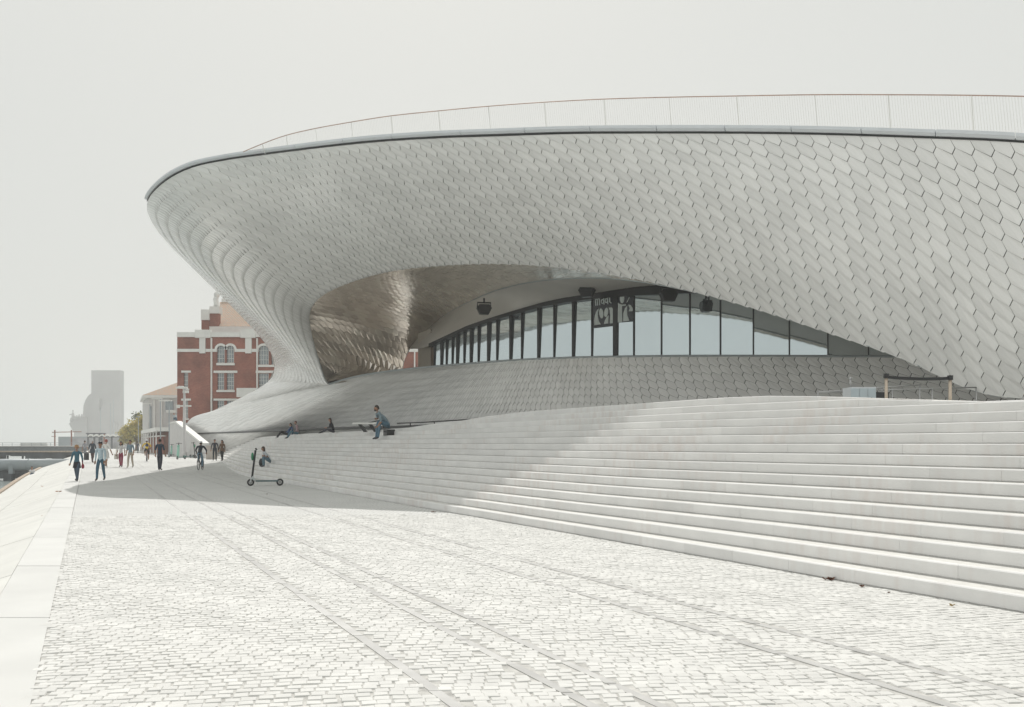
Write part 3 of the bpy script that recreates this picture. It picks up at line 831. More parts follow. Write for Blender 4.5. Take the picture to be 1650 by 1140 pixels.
# ------------------------------------------------------------------ floodlights
def flood(px, py, Y, rz, label):
    t = empty('floodlight', P(px, py, Y), rz, label, 'floodlight', 'black floodlights under the overhang')
    mb = MB(); mb.tube([(0,0,.55),(0,0,.3)], .05, 8); mb.build('stem', M['black'], t)
    mb = MB(); mb.tube([(-.36,0,0),(-.36,0,.3),(.36,0,.3),(.36,0,0)], .045, 6); mb.build('bracket', M['black'], t)
    mb = MB()
    rows_ = [[(sx*.30*s_, y_, z_*s_) for sx, z_ in [(-1.35,0),(-.8,-.34),(.8,-.34),(1.35,0),(.9,.2),(-.9,.2)]] for y_, s_ in [(-.22,.9),(-.18,1),(.15,1),(.25,.7)]]
    mb.grid(rows_, closed=True); mb.face(range(5,-1,-1)); mb.face([len(mb.v)-6+k for k in range(6)]); mb.build('housing', M['black'], t)
flood(780, 497, 50.5, R(10), 'black floodlight hanging under the soffit at the left, over the narrow panes')
flood(946, 468, 45.5, R(-25), 'black floodlight hanging just left of the café lettering')
flood(1077, 474, 41.5, R(10), 'dark floodlight half hidden behind the lip, right of the café lettering')
#---PEOPLE-AND-THINGS---
# ------------------------------------------------------------------ far buildings
def rect(mb, x0, y0, x1, y1, Y, th=.4):
    a, b = P(x0, y1, Y), P(x1, y0, Y)
    mb.box(((a.x+b.x)/2, Y+th/2, (a.z+b.z)/2), (abs(b.x-a.x), th, abs(b.z-a.z)))
def bpart(par, name, m, mb, o):
    shift(mb, o); return mb.build(name, m, par)
BY = 125.0; BO = Vector((-30, BY, 0))
brick = empty('brick_building', BO, 0, 'red brick power station with white cornices and arched windows behind the museum', 'building')
opens = [(296,601,303,626),(296,646,303,674),(350,601.7,361,628.5),(365,601.7,377,628.5),(350,646,361,670),(365,646,377,670),
         (349.5,557,362,585),(365,557,377,585),(416.5,557,433,588),(437,557,449,588),(416.5,602,433,626),(437,602,449,626)]
xs = sorted({285.5, 720}|{o[0] for o in opens}|{o[2] for o in opens}); ys = sorted({543, 735}|{o[1] for o in opens}|{o[3] for o in opens})
mb = MB()
for i in range(len(xs)-1):
    j = 0
    while j < len(ys)-1:
        cx = (xs[i]+xs[i+1])/2
        hit = lambda jj: any(o[0] < cx < o[2] and o[1] < (ys[jj]+ys[jj+1])/2 < o[3] for o in opens)
        if hit(j): j += 1; continue
        k = j
        while k+1 < len(ys)-1 and not hit(k+1): k += 1
        rect(mb, xs[i], ys[j], xs[i+1], ys[k+1], BY, .5); j = k+1
for (x0,y0,x1,y1) in opens[6:10]:      # arch spandrels
    r = (x1-x0)/2; cx = (x0+x1)/2
    for s_ in (-1, 1):
        pts = [(cx+s_*r, y0)]+[(cx+s_*r*math.sin(a), y0+r-r*math.cos(a)) for a in [k*math.pi/12 for k in range(7)]][::-1]
        f = [P(x, y, BY+.01) for x, y in pts]; b = [Vector((p.x, BY+.45, p.z)) for p in f]
        mb.poly(f)
        for k in range(len(f)): mb.poly([f[k], f[(k+1) % len(f)], b[(k+1) % len(f)], b[k]])
a = P(285.5, 735, BY); b = P(285.5, 543, BY)
mb.box((a.x+.25, BY+9, b.z/2), (.5, 17, b.z))
bpart(brick, 'wall', M['brick'], mb, BO)
def trimp(name, lst, proud=.15, m='white'):
    for r_ in lst:
        mb = MB(); rect(mb, *r_, BY-proud, proud+.1); bpart(brick, name, M[m], mb, BO)
trimp('cornice', [(284.8,535.5,313.5,543.2),(339.3,535.5,386.5,543.2),(411.3,535.5,720,543.2)], .35)
trimp('cornice_block', [(313.8,531.6,339,544.4),(387,530.5,411,544.4)], .5)
trimp('band', [(284.8,562.5,349,567.3),(377.8,562.5,416,567.3),(449.5,562.5,720,567.3)], .18)
trimp('pilaster', [(321,544.6,330.5,569.5),(395,544.6,405,569.5),(470,544.6,480,569.5)], .28)
trimp('sill', [(348.5,585.3,377.8,588.8),(415.5,588.3,450,591.6),(348.5,628.8,377.8,632),(415.5,626.3,450,629),(294.5,626.3,304,629),(294.5,674.3,304,677)], .25)
trimp('lintel', [(344,597.5,382,601.3),(412,597.5,455,601.3),(344,642.6,382,645.8),(292,597.5,307,600.7),(292,642.6,307,645.8)], .2)
trimp('downpipe', [(339.3,545,341.3,668),(413,545,415,660),(667,566,669,700)], .3)
trimp('balcony', [(381,625.5,416,640)], 1.2)
for (x0,y0,x1,y1) in opens[6:10]:
    mb = MB(); r = (x1-x0)/2+.6; cx = (x0+x1)/2
    prev = None
    for k in range(13):
        aa = -math.pi/2+math.pi*k/12
        for rr0, rr1 in [(r, r+3.4)]:
            c = (P(cx+rr0*math.sin(aa), y0+r-rr0*math.cos(aa), BY-.16), P(cx+rr1*math.sin(aa), y0+r-rr1*math.cos(aa), BY-.16))
        if prev:
            q = [prev[0], c[0], c[1], prev[1]]; mb.hexa([v+Vector((0,.3,0)) for v in q]+q)
        prev = c
    bpart(brick, 'arch_surround', M['white'], mb, BO)
for k, (x0,y0,x1,y1) in enumerate(opens):
    mb = MB(); rect(mb, x0, y0, x1, y1, BY+.28, .05); pane = None
    wf = MB(); t = .55
    rect(wf, x0, y0, x0+t, y1, BY+.18, .12); rect(wf, x1-t, y0, x1, y1, BY+.18, .12); rect(wf, x0+t, y1-t, x1-t, y1, BY+.18, .12); rect(wf, x0+t, y0, x1-t, y0+t, BY+.18, .12)
    nx = 2 if x1-x0 < 15 else 3
    for q in range(1, nx+1): xx = x0+(x1-x0)*q/(nx+1); rect(wf, xx-.2, y0+t, xx+.2, y1-t, BY+.2, .08)
    for q in range(1, 4): yv = y0+(y1-y0)*q/4; rect(wf, x0+t, yv-.2, x1-t, yv+.2, BY+.19, .08)
    wfo = bpart(brick, 'window', M['white'], wf, BO)
    shift(mb, BO); mb.build('pane', M['window'], wfo)
# set-back upper block with tiled roof
RY = 131.0
def up(name, m, rects, th=1.0, Y=RY):
    for r_ in rects: mb = MB(); rect(mb, *r_, Y, th); bpart(brick, name, M[m], mb, BO)
up('upper_wall', 'brick', [(324.5,516,337,531),(337.3,505.5,352,526)])
up('parapet_block', 'white', [(323.6,499,337,515.8),(337.3,494,353.5,505.3)], 1.4, RY-.3)
up('gutter', 'white', [(337.3,526.3,500,536)], 1.5, RY-.4)
mb = MB(); mb.tube([P(348.5,494,RY+.5),P(348.5,489,RY+.5),P(347.5,483,RY+.5),P(349,478.5,RY+.5)], [.42,.34,.38,.3], 10); mb.ball(P(349.3,475.5,RY+.5), (.42,.42,.48))
bpart(brick, 'finial_statue', M['white'], mb, BO)
mb = MB(); A_ = [P(353,526,RY), P(520,526,RY), P(500,487,RY+8), P(354,487,RY+8)]
mb.hexa([v-Vector((0,0,.3)) for v in A_]+A_); bpart(brick, 'roof', M['rooftile'], mb, BO)
mb = MB(); rect(mb, 357, 481.5, 392, 487, RY+8, .5); bpart(brick, 'ridge_gable', M['white'], mb, BO)

# white hip-roofed house
HO = Vector((-55, 148, 0))
house = empty('white_house', HO, 0, 'white rendered house with a hipped clay tile roof left of the brick building', 'house')
A0, B0 = Vector((-57.8,148,0)), Vector((-47.5,148,0)); dd = Vector((-.42,.91,0)); D0, C0 = A0+dd*16, B0+dd*16
e = 9.0
mb = MB(); mb.hexa([A0, B0, C0, D0]+[v+Vector((0,0,e)) for v in (A0, B0, C0, D0)]); bpart(house, 'wall', M['wedge'], mb, HO)
mb = MB(); k_ = .7
E = [A0+Vector((-k_,-k_,e)), B0+Vector((k_,-k_,e)), C0+Vector((k_,k_,e)), D0+Vector((-k_,k_,e))]
mb.hexa([v-Vector((0,0,.05)) for v in E]+[v+Vector((0,0,.35)) for v in E]); bpart(house, 'eaves', M['white'], mb, HO)
mb = MB(); r1, r2 = (A0+B0)/2+dd*4+Vector((0,0,11.7)), (A0+B0)/2+dd*12+Vector((0,0,11.7)); E2 = [v+Vector((0,0,.36)) for v in E]
mb.poly([E2[0], E2[1], r1]); mb.poly([E2[1], E2[2], r2, r1]); mb.poly([E2[2], E2[3], r2]); mb.poly([E2[3], E2[0], r1, r2]); bpart(house, 'roof', M['rooftile'], mb, HO)
for x0,x1 in [(247,249.5),(259,261)]:
    mb = MB(); rect(mb, x0, 645, x1, 694, 147.8, .3); bpart(house, 'pilaster', M['white'], mb, HO)
mb = MB(); rect(mb, 266.5, 647, 279, 665, 147.85, .2); bpart(house, 'window', M['window'], mb, HO)
mb = MB(); rect(mb, 267, 661, 284, 665.3, 147.0, 1.0); bpart(house, 'balcony', M['white'], mb, HO)
mb = MB(); rect(mb, 241, 655, 244, 690, 147.9, .15); bpart(house, 'shutter', M['window'], mb, HO)

# long red-brown pavilion with slats
PO = Vector((-50, 132, 0))
pav = empty('slatted_pavilion', PO, 0, 'low pavilion with red-brown slats under a thin white canopy left of the white wedge wall', 'pavilion')
p0, p1 = Vector((-44.4,119,0)), Vector((-58.6,150,0)); pd = (p1-p0).normalized(); pn = Vector((-pd.y, pd.x, 0)); 
if pn.x > 0: pn = -pn
mb = MB(); mb.hexa([p0, p1, p1-pn*4, p0-pn*4]+[v+Vector((0,0,3.2)) for v in (p0, p1, p1-pn*4, p0-pn*4)]); bpart(pav, 'core', mat('pavilion_core', (.16,.07,.05), .8, var=.3), mb, PO)
mb = MB(); q = [p0+pn*1.1-pd*.4, p1+pn*1.1, p1-pn*4, p0-pn*4-pd*.4]; mb.hexa([v+Vector((0,0,3.25)) for v in q]+[v+Vector((0,0,3.75)) for v in q]); bpart(pav, 'canopy', M['white'], mb, PO)
mb = MB(); q = [p0+pn*.9, p1+pn*.9, p1-pn*.2, p0-pn*.2]; mb.hexa([v+Vector((0,0,2.6)) for v in q]+[v+Vector((0,0,2.72)) for v in q]); bpart(pav, 'awning', M['white'], mb, PO)
L_ = (p1-p0).length; sm_ = mat('slat_red', (.32,.12,.09), .7, var=.3, scale=2)
for k in range(42):
    c = p0+pd*(.4+k*(L_-.8)/41)+pn*.12
    mb = MB(); mb.box(c+Vector((0,0,1.3)), (.14,.14,2.6)); bpart(pav, 'slat', sm_, mb, PO)
for k in range(7):
    c = p0+pd*(.2+k*(L_-.4)/6)+pn*1.0
    mb = MB(); mb.box(c+Vector((0,0,1.62)), (.12,.12,3.25)); bpart(pav, 'column', M['white'], mb, PO)

# wedge wall
WO = Vector((-33, 95, 0))
wedge = empty('wedge_wall', WO, 0, 'tall white wedge-shaped stair wall sloping down to the right beside the lamp post', 'wall')
def wY(x): return 104-(x-272)*18/59
pts = [(271.8,738),(271.8,684.2),(283,681),(327,717),(332,740)]
f = [P(x, y, wY(x)) for x, y in pts]
f[0].z = f[4].z = .0
mb = MB(); bk_ = [v+Vector((.45,.22,0)) for v in f]; mb.poly(f); mb.poly(bk_[::-1])
for k in range(5): mb.poly([f[k], bk_[k], bk_[(k+1) % 5], f[(k+1) % 5]])
bpart(wedge, 'wall', M['wedge'], mb, WO)
mb = MB(); c_ = [f[1], f[2], f[3]]
for a, b in zip(c_, c_[1:]):
    q = [a+Vector((-.07,-.04,0)), b+Vector((-.07,-.04,0)), b+Vector((.52,.26,0)), a+Vector((.52,.26,0))]
    mb.hexa([v+Vector((0,0,.003)) for v in q]+[v+Vector((0,0,.16)) for v in q])
bpart(wedge, 'coping', M['white'], mb, WO)
# beige cabinet
g = G(338.5, 740.5); cab = empty('cabinet', g, 0, 'beige steel cabinet standing at the foot of the steps behind the helmeted cyclist', 'cabinet')
mb = MB(); mb.box((0,.4,.6), (.76,.7,1.2)); mb.build('body', mat('beige_steel', (.56,.51,.46), .6, var=.1), cab)
mb = MB(); mb.box((0,.4,1.23), (.82,.76,.06)); mb.build('lid', M['wedge'], cab)
mb = MB(); mb.box((-.185,.038,.6), (.34,.02,1.1)); mb.box((.185,.038,.6), (.34,.02,1.1)); mb.build('door', mat('beige_door', (.50,.45,.41), .6, var=.1), cab)

# monument far away (generic tower with a stepped prow)
MY = 650.0; MOo = Vector((-290, MY, 0))
mon = empty('monument', MOo, 0, 'huge pale stone tower monument with a ship-like prow fading in the haze', 'monument')
def slab_(name, pts, Y, th):
    f = [P(x, y, Y) for x, y in pts]; b = [v+Vector((0, th, 0)) for v in f]; mb = MB(); mb.poly(f); mb.poly(b[::-1]); n = len(f)
    for k in range(n): mb.poly([f[k], b[k], b[(k+1) % n], f[(k+1) % n]])
    return bpart(mon, name, M['concrete'], mb, MOo)
slab_('tower', [(147,597),(193,597),(193,716),(147,716)], MY, 7)
slab_('sail', [(146.9,634),(142,638),(137.5,645),(134.5,654),(133.5,670),(133.5,716),(146.9,716)], MY+1, 14)
slab_('sail', [(156,642),(150,648),(145,658),(142,672),(141,700),(141,716),(160,716),(160,642)], MY-3, 3)
slab_('sail', [(192.5,641),(180,643),(168,650),(160.5,662),(158,680),(158,716),(192.5,716)], MY-6, 3)
slab_('prow', [(111,683),(115,679),(119,676.5),(124,674),(133,672),(140,672),(140,716),(126,716),(120,700)], MY-5, 10)
slab_('base', [(119,699),(205,699),(205,717),(119,717)], MY-8, 24)
rnd = random.Random(4)
for x, y0, y1 in [(117.5,677,661),(121,675.5,671),(127.5,673,669),(132,672,668.5),(124,674,670.5),(136,672,669),(114.5,679,674),(188,700,679),(184,700,675),(196,700,684),(192,700,681)]:
    mb = MB(); p = P(x, y0+1, MY-7); q = P(x, y1, MY-7); h = q.z-p.z
    mb.tube([p, p+Vector((0,0,h*.45)), p+Vector((0,0,h*.78))], [.75,.95,.5], 7); mb.ball(p+Vector((0,0,h*.9)), (.5,.5,.75), 7, 5)
    if x == 117.5: mb.tube([p+Vector((0,0,h*.62)), p+Vector((-2.4,0,h*.55))], [.45,.3], 6)
    bpart(mon, 'figure', M['concrete'], mb, MOo)

# ------------------------------------------------------------------ river side things
def thing_mb(name, mb, m, o, label, cat, group=None):
    o = Vector(o); shift(mb, o); ob = mb.build(name, m); ob.location = o; return tag(ob, label, cat, group)
PP = Vector((-55, 100, -.6)); pipe = empty('floating_pipe', PP, 0, 'thick grey horizontal pipe lying along the water edge', 'pipe')
mb = MB(); mb.tube([P(-160,749.5,100), P(118,749,100)], .62, 20); bpart(pipe, 'pipe', M['pipe'], mb, PP)
for x in (-60, 47): mb = MB(); mb.tube([P(x,749.2,100), P(x+1.2,749.2,100)], .67, 20); bpart(pipe, 'flange', M['pipe'], mb, PP)
mb = MB(); a = P(19,755,99.6); mb.box((a.x, 99.6, -1.4), (.45,.5,1.9)); bpart(pipe, 'bracket', M['pipe'], mb, PP)
mb = MB(); mb.box((-62, 100.6, -1.65), (34,1.4,.85)); mb.box((a.x-.1, 99.3, -2.1), (.85,.8,1.1)); bpart(pipe, 'float_beam', M['darksteel'], mb, PP)
JO = Vector((-70, 130, 0)); jet = empty('jetty', JO, 0, 'dark steel jetty with a ragged underside and tan deck edge behind the pipe', 'jetty')
mb = MB(); a, b = P(-200,727.4,130), P(121,726.2,130); mb.box(((a.x+b.x)/2,131,a.z-.06), (b.x-a.x,3,.16)); bpart(jet, 'deck_edge', M['kerb'], mb, JO)
mb = MB(); rnd = random.Random(9); x = a.x
while x < b.x:
    w_ = rnd.uniform(.6, 2.2); hgt = rnd.choice([.45,.55,.85,.95,1.0]); mb.box((x+w_/2, 131, a.z-.15-hgt/2), (w_, 2.4, hgt)); x += w_
bpart(jet, 'girder', M['darksteel'], mb, JO)
for k in range(14):
    mb = MB(); mb.tube([(a.x+1.5+k*2.1,130.2,-2.6),(a.x+1.5+k*2.1,130.2,0)], .13, 7); bpart(jet, 'pile', M['darksteel'], mb, JO)
JO = Vector((-90, 175, 0)); jet = empty('jetty', JO, 0, 'farther dark pier with a pale railing and deck below the rusty gantry', 'jetty')
mb = MB(); a, b = P(-200,720.2,175), P(126,719.8,175); mb.box(((a.x+b.x)/2,177,.7), (b.x-a.x,4,.85)); bpart(jet, 'girder', mat('pier_dark', (.12,.14,.15), .7, var=.4), mb, JO)
mb = MB(); mb.box(((a.x+b.x)/2,177,1.2), (b.x-a.x,4.4,.14)); bpart(jet, 'deck', M['wedge'], mb, JO)
mb = MB(); mb.box(((a.x+b.x)/2,175.5,1.85), (b.x-a.x,.06,.06)); mb.box(((a.x+b.x)/2,175.5,1.55), (b.x-a.x,.05,.05))
for k in range(22): mb.box((a.x+k*(b.x-a.x)/21,175.5,1.55), (.06,.06,.65))
bpart(jet, 'railing', M['pipe'], mb, JO)
mb = MB(); c0, c1 = P(33,717,176), P(76,717,176); mb.box(((c0.x+c1.x)/2,176,1.55), (c1.x-c0.x,.3,.55)); bpart(jet, 'white_hoarding', M['white'], mb, JO)
GO = P(100,716,200); gan = empty('rusty_gantry', GO, 0, 'rust-brown steel gantry frame at the end of the pier', 'gantry')
for x in (88.3, 115.2): mb = MB(); a = P(x,697,200); mb.box((a.x,200,(a.z)/2+.8), (.22,.22,a.z-.6)); bpart(gan, 'post', M['rust'], mb, GO)
mb = MB(); a, b = P(84,697,200), P(131,696,200); mb.tube([a, b], .09, 6); mb.tube([P(83,703.5,200), P(90,703.5,200)], .06, 5); bpart(gan, 'beam', M['rust'], mb, GO)
TO = Vector((-100, 250, 0)); tent = empty('terrace_pavilion', TO, 0, 'far open pavilion with a scalloped white canopy on dark posts below the monument', 'pavilion')
for k, x in enumerate([142,152,162,168,180,196]):
    mb = MB(); a = P(x,698 if k < 4 else 703,250); mb.box((a.x,250,a.z/2), (.35 if k != 2 else .9,.4,a.z)); bpart(tent, 'post', M['rust'] if k == 3 else M['darksteel'], mb, TO)
mb = MB(); a, b = P(139,699,250), P(170,698.5,250); mb.box(((a.x+b.x)/2,250,a.z), (b.x-a.x,.5,.3)); a, b = P(141,704.5,250), P(203,704.5,250); mb.box(((a.x+b.x)/2,250.3,a.z), (b.x-a.x,.5,.35)); bpart(tent, 'beam', M['darksteel'], mb, TO)
for k in range(8):
    mb = MB(); a = P(146+k*9,703,249); mb.tube([a+Vector((-.72,0,-.1)), a+Vector((-.4,0,.16)), a+Vector((0,0,.26)), a+Vector((.4,0,.16)), a+Vector((.72,0,-.1))], .2, 6); bpart(tent, 'canopy_scallop', M['white'], mb, TO)
mb = MB(); a, b = P(112,706,255), P(196,706,255); mb.box(((a.x+b.x)/2,257,a.z/2), (b.x-a.x,4,a.z)); bpart(tent, 'rear_wall', mat('grey_hazy', (.40,.40,.42), .8, var=.3, scale=.6), mb, TO)
mb = MB(); a, b = P(94,704,262), P(141,704,262); mb.box(((a.x+b.x)/2,265,a.z/2), (b.x-a.x,6,a.z))
thing_mb('river_kiosk', mb, M['pipe'], (a.x+4,265,0), 'low grey flat-roofed shed behind the rusty gantry', 'shed')

# parked cars far down the promenade
def car(x, Y, col, label):
    o = P(x, 716, Y); o.z = zg(Y); t = empty('parked_car', o, R(8), label, 'car', 'cars parked at the far end')
    mb = MB(); prof = [(-2.1,.35),(-2.1,.75),(-1.5,.9),(-.9,1.38),(.7,1.42),(1.4,.95),(2.1,.8),(2.1,.35)]
    A_ = [[(x_, y_, z_) for x_, z_ in prof] for y_ in (-.85,.85)]; mb.grid(A_, closed=True); mb.face([k for k in range(8)][::-1]); mb.face([8+k for k in range(8)]); mb.build('body', mat('car_paint', col, .3, var=.05), t)
    mb = MB(); mb.hexa([(-.95,-.87,.92),(1.15,-.87,.92),(1.15,.87,.92),(-.95,.87,.92),(-.72,-.86,1.33),(.6,-.86,1.33),(.6,.86,1.33),(-.72,.86,1.33)]); mb.build('windows', M['window'], t)
    for sx in (-1.3, 1.3):
        for sy in (-.8, .8): mb = MB(); mb.tube([(sx,sy-.1,.32),(sx,sy+.1,.32)], .32, 10); mb.build('wheel', M['black'], t)
car(180, 320, (.75,.75,.75), 'white car parked far off behind the walking couple')
car(200, 340, (.45,.48,.5), 'grey car parked far off beside the autumn trees')

# ------------------------------------------------------------------ lamps
def lamp(x, yb, yt, kind, label, r=.07, zb=0.0):
    g = G(x, yb, zb); t = empty('street_lamp', g, 0, label, 'street lamp', 'lamp posts along the promenade')
    H_ = (yb-yt)/FPX*g.y
    mb = MB(); mb.tube([(0,0,0),(0,0,.5),(0,0,.55),(0,0,H_)], [r*1.7,r*1.7,r,r*.7], 8); mb.build('pole', M['pipe'] if kind != 'main' else M['wedge'], t)
    mb = MB()
    if kind == 'main':
        mb.box((-.25,0,H_+.05), (1.1,.4,.16)); mb.box((-.35,0,H_+.17), (.7,.3,.12), taper=.6); mb.build('lamp_head', M['white'], t)
        mb = MB(); mb.box((-.05,0,H_-1.75), (1.45,.12,.14)); mb.box((-.62,0,H_-1.8), (.3,.22,.32)); mb.build('camera_arm', M['white'], t)
        mb = MB(); mb.box((.15,0,H_-.35), (.55,.2,.25)); mb.build('bracket', M['white'], t)
    elif kind == 'arm':
        mb.box((-.4,0,H_), (1.3,.3,.1)); mb.build('lamp_head', M['white'], t)
    else:
        mb.box((0,0,H_), (.7,.35,.18), taper=.7); mb.build('lamp_head', M['pipe'], t)
lamp(297, 737.5, 626, 'main', 'pale lamp post with twin heads rising in front of the white wedge wall', .17)
lamp(272.6, 737, 646, 'arm', 'thin grey lamp post at the left edge of the white wedge wall', .07)
lamp(258.6, 733.5, 643, 'arm', 'thin lamp post in front of the hip-roofed house, rising beside its middle pilaster', .07)
lamp(241.5, 729.5, 651, 'arm', 'thin lamp post at the left corner of the hip-roofed house', .09)
lamp(223, 727.5, 672, 'head', 'short lamp post standing before the autumn trees', .09)
lamp(183, 720, 645, 'head', 'tallest of the three far lamp posts before the monument', .2)
lamp(178, 720.3, 651, 'head', 'middle of the three far lamp posts before the monument', .18)
lamp(162, 721, 658, 'head', 'leftmost far lamp post before the monument', .16)

# ------------------------------------------------------------------ trees
def tree(x, Y, H_, cr, label, seed, mname):
    rnd = random.Random(seed); o = P(x, 716, Y); o.z = 0
    t = empty('autumn_tree', o, 0, label, 'tree', 'trees beside the hip-roofed house')
    mb = MB(); mb.tube([(0,0,0),(.1,0,H_*.25),(0,.1,H_*.55),(.2,0,H_*.8)], [.28,.2,.14,.05], 8)
    tips = []
    for k in range(9):
        a = rnd.uniform(0, 6.28); z0 = H_*rnd.uniform(.25,.6); rr = cr*rnd.uniform(.5,.95); z1 = z0+H_*rnd.uniform(.12,.38)
        mb.tube([(0,0,z0),(rr*.5*math.cos(a),rr*.5*math.sin(a),(z0+z1)/2+.2),(rr*math.cos(a),rr*math.sin(a),z1)], [.1,.06,.02], 5); tips.append(Vector((rr*math.cos(a),rr*math.sin(a),z1)))
    tips.append(Vector((.2,0,H_*.85))); mb.build('trunk', M['trunk'], t)
    lf = MB()
    for k in range(2600):
        c = rnd.choice(tips); q = Vector((rnd.gauss(0,1),rnd.gauss(0,1),rnd.gauss(0,.8)))*cr*.27
        p = c+q
        if p.z < H_*.12: continue
        s_ = rnd.uniform(.08,.2); n = Vector((rnd.gauss(0,1),rnd.gauss(0,1),rnd.gauss(0,1))).normalized(); u = n.orthogonal().normalized()*s_; v = n.cross(u).normalized()*s_*.7
        lf.poly([p-u-v, p+u-v, p+u*.7+v, p-u*.7+v])
    lf.build('crown', M[mname], t)
tree(228, 172, 7.2, 1.9, 'yellow-green autumn tree nearest the hip-roofed house', 1, 'leafy')
tree(219, 180, 5.6, 1.9, 'rounded yellowing tree in the middle, behind the short lamp post', 2, 'leafy')
tree(207, 195, 4.4, 1.5, 'small sparse yellowing tree, leftmost of the row', 3, 'leafy')
tree(234, 185, 8.0, 1.8, 'taller darker green tree half behind the hip-roofed house', 5, 'leafg')

# ------------------------------------------------------------------ people
SK = {'fair': (.50,.30,.22), 'tan': (.36,.20,.13), 'dark': (.2,.11,.07)}
_pm = {}
def cm(col, rough=.85, nm='cloth'):
    key = (col, nm)
    if key not in _pm: _pm[key] = mat(nm, col, rough, var=.18, scale=14, bump=.3, bscale=60, bdist=.01)
    return _pm[key]
def stand(H, stride=0.0, ph=1, arm=.08, lean=0.0, el=None, er=None):
    J = {}
    J['pelvis'] = (0,0,.53*H); J['waist'] = (0,-.005*H,.61*H); J['chest'] = (0,0,.72*H); J['neck'] = (0,.0,.815*H); J['nk2'] = (0,-.012*H,.86*H); J['head'] = (0,-.018*H,.925*H)
    for s, n in ((-1,'L'),(1,'R')):
        f = stride*ph*s
        J['hip'+n] = (s*.05*H,0,.505*H); J['knee'+n] = (s*.055*H, -.25*f*H-.012*H, .285*H+.01*abs(f)*H)
        J['ank'+n] = (s*.055*H, -.42*f*H+(.03*H if f < 0 else 0), (.045+.10*max(0,-f))*H); J['toe'+n] = (s*.066*H, -.42*f*H-(.075*H), (.016+.04*max(0,-f))*H)
        J['sh'+n] = (s*.098*H,0,.795*H); J['el'+n] = (s*(.115+arm*.22)*H, .10*f*H+.01*H,.635*H); J['wr'+n] = (s*(.115+arm*.32)*H, .22*f*H-.04*H,.50*H)
    if el: J['elL'], J['wrL'] = el
    if er: J['elR'], J['wrR'] = er
    return J
def sit(H, knee, foot, lean=.1, wr=None, spread=.06):
    """pelvis at origin height .09H on the seat; knee/foot = (forward, height) in metres"""
    J = {}; b = .075*H
    J['pelvis'] = (0,0,b); J['waist'] = (0,-lean*.25*H,b+.09*H); J['chest'] = (0,-lean*.75*H,b+.19*H); J['neck'] = (0,-lean*1.3*H,b+.285*H); J['nk2'] = (0,-lean*1.3*H-.02*H,b+.325*H); J['head'] = (0,-lean*1.3*H-.035*H,b+.385*H)
    for s, n in ((-1,'L'),(1,'R')):
        J['hip'+n] = (s*.05*H,-.01*H,b-.01*H); J['knee'+n] = (s*spread*H,-knee[0],knee[1]); J['ank'+n] = (s*spread*H,-foot[0],foot[1]+.045*H); J['toe'+n] = (s*spread*1.2*H,-foot[0]-.085*H,foot[1]+.016*H)
        c = J['neck']; J['sh'+n] = (s*.1*H,c[1]+.01*H,c[2]-.02*H)
        w_ = wr[0 if s < 0 else 1] if wr else (s*.03*H, -knee[0]*.75, knee[1]+.08*H)
        J['el'+n] = ((J['sh'+n][0]+w_[0])/2+s*.035*H, (J['sh'+n][1]+w_[1])/2+.04*H, (J['sh'+n][2]+w_[2])/2-.05*H); J['wr'+n] = w_
    return J
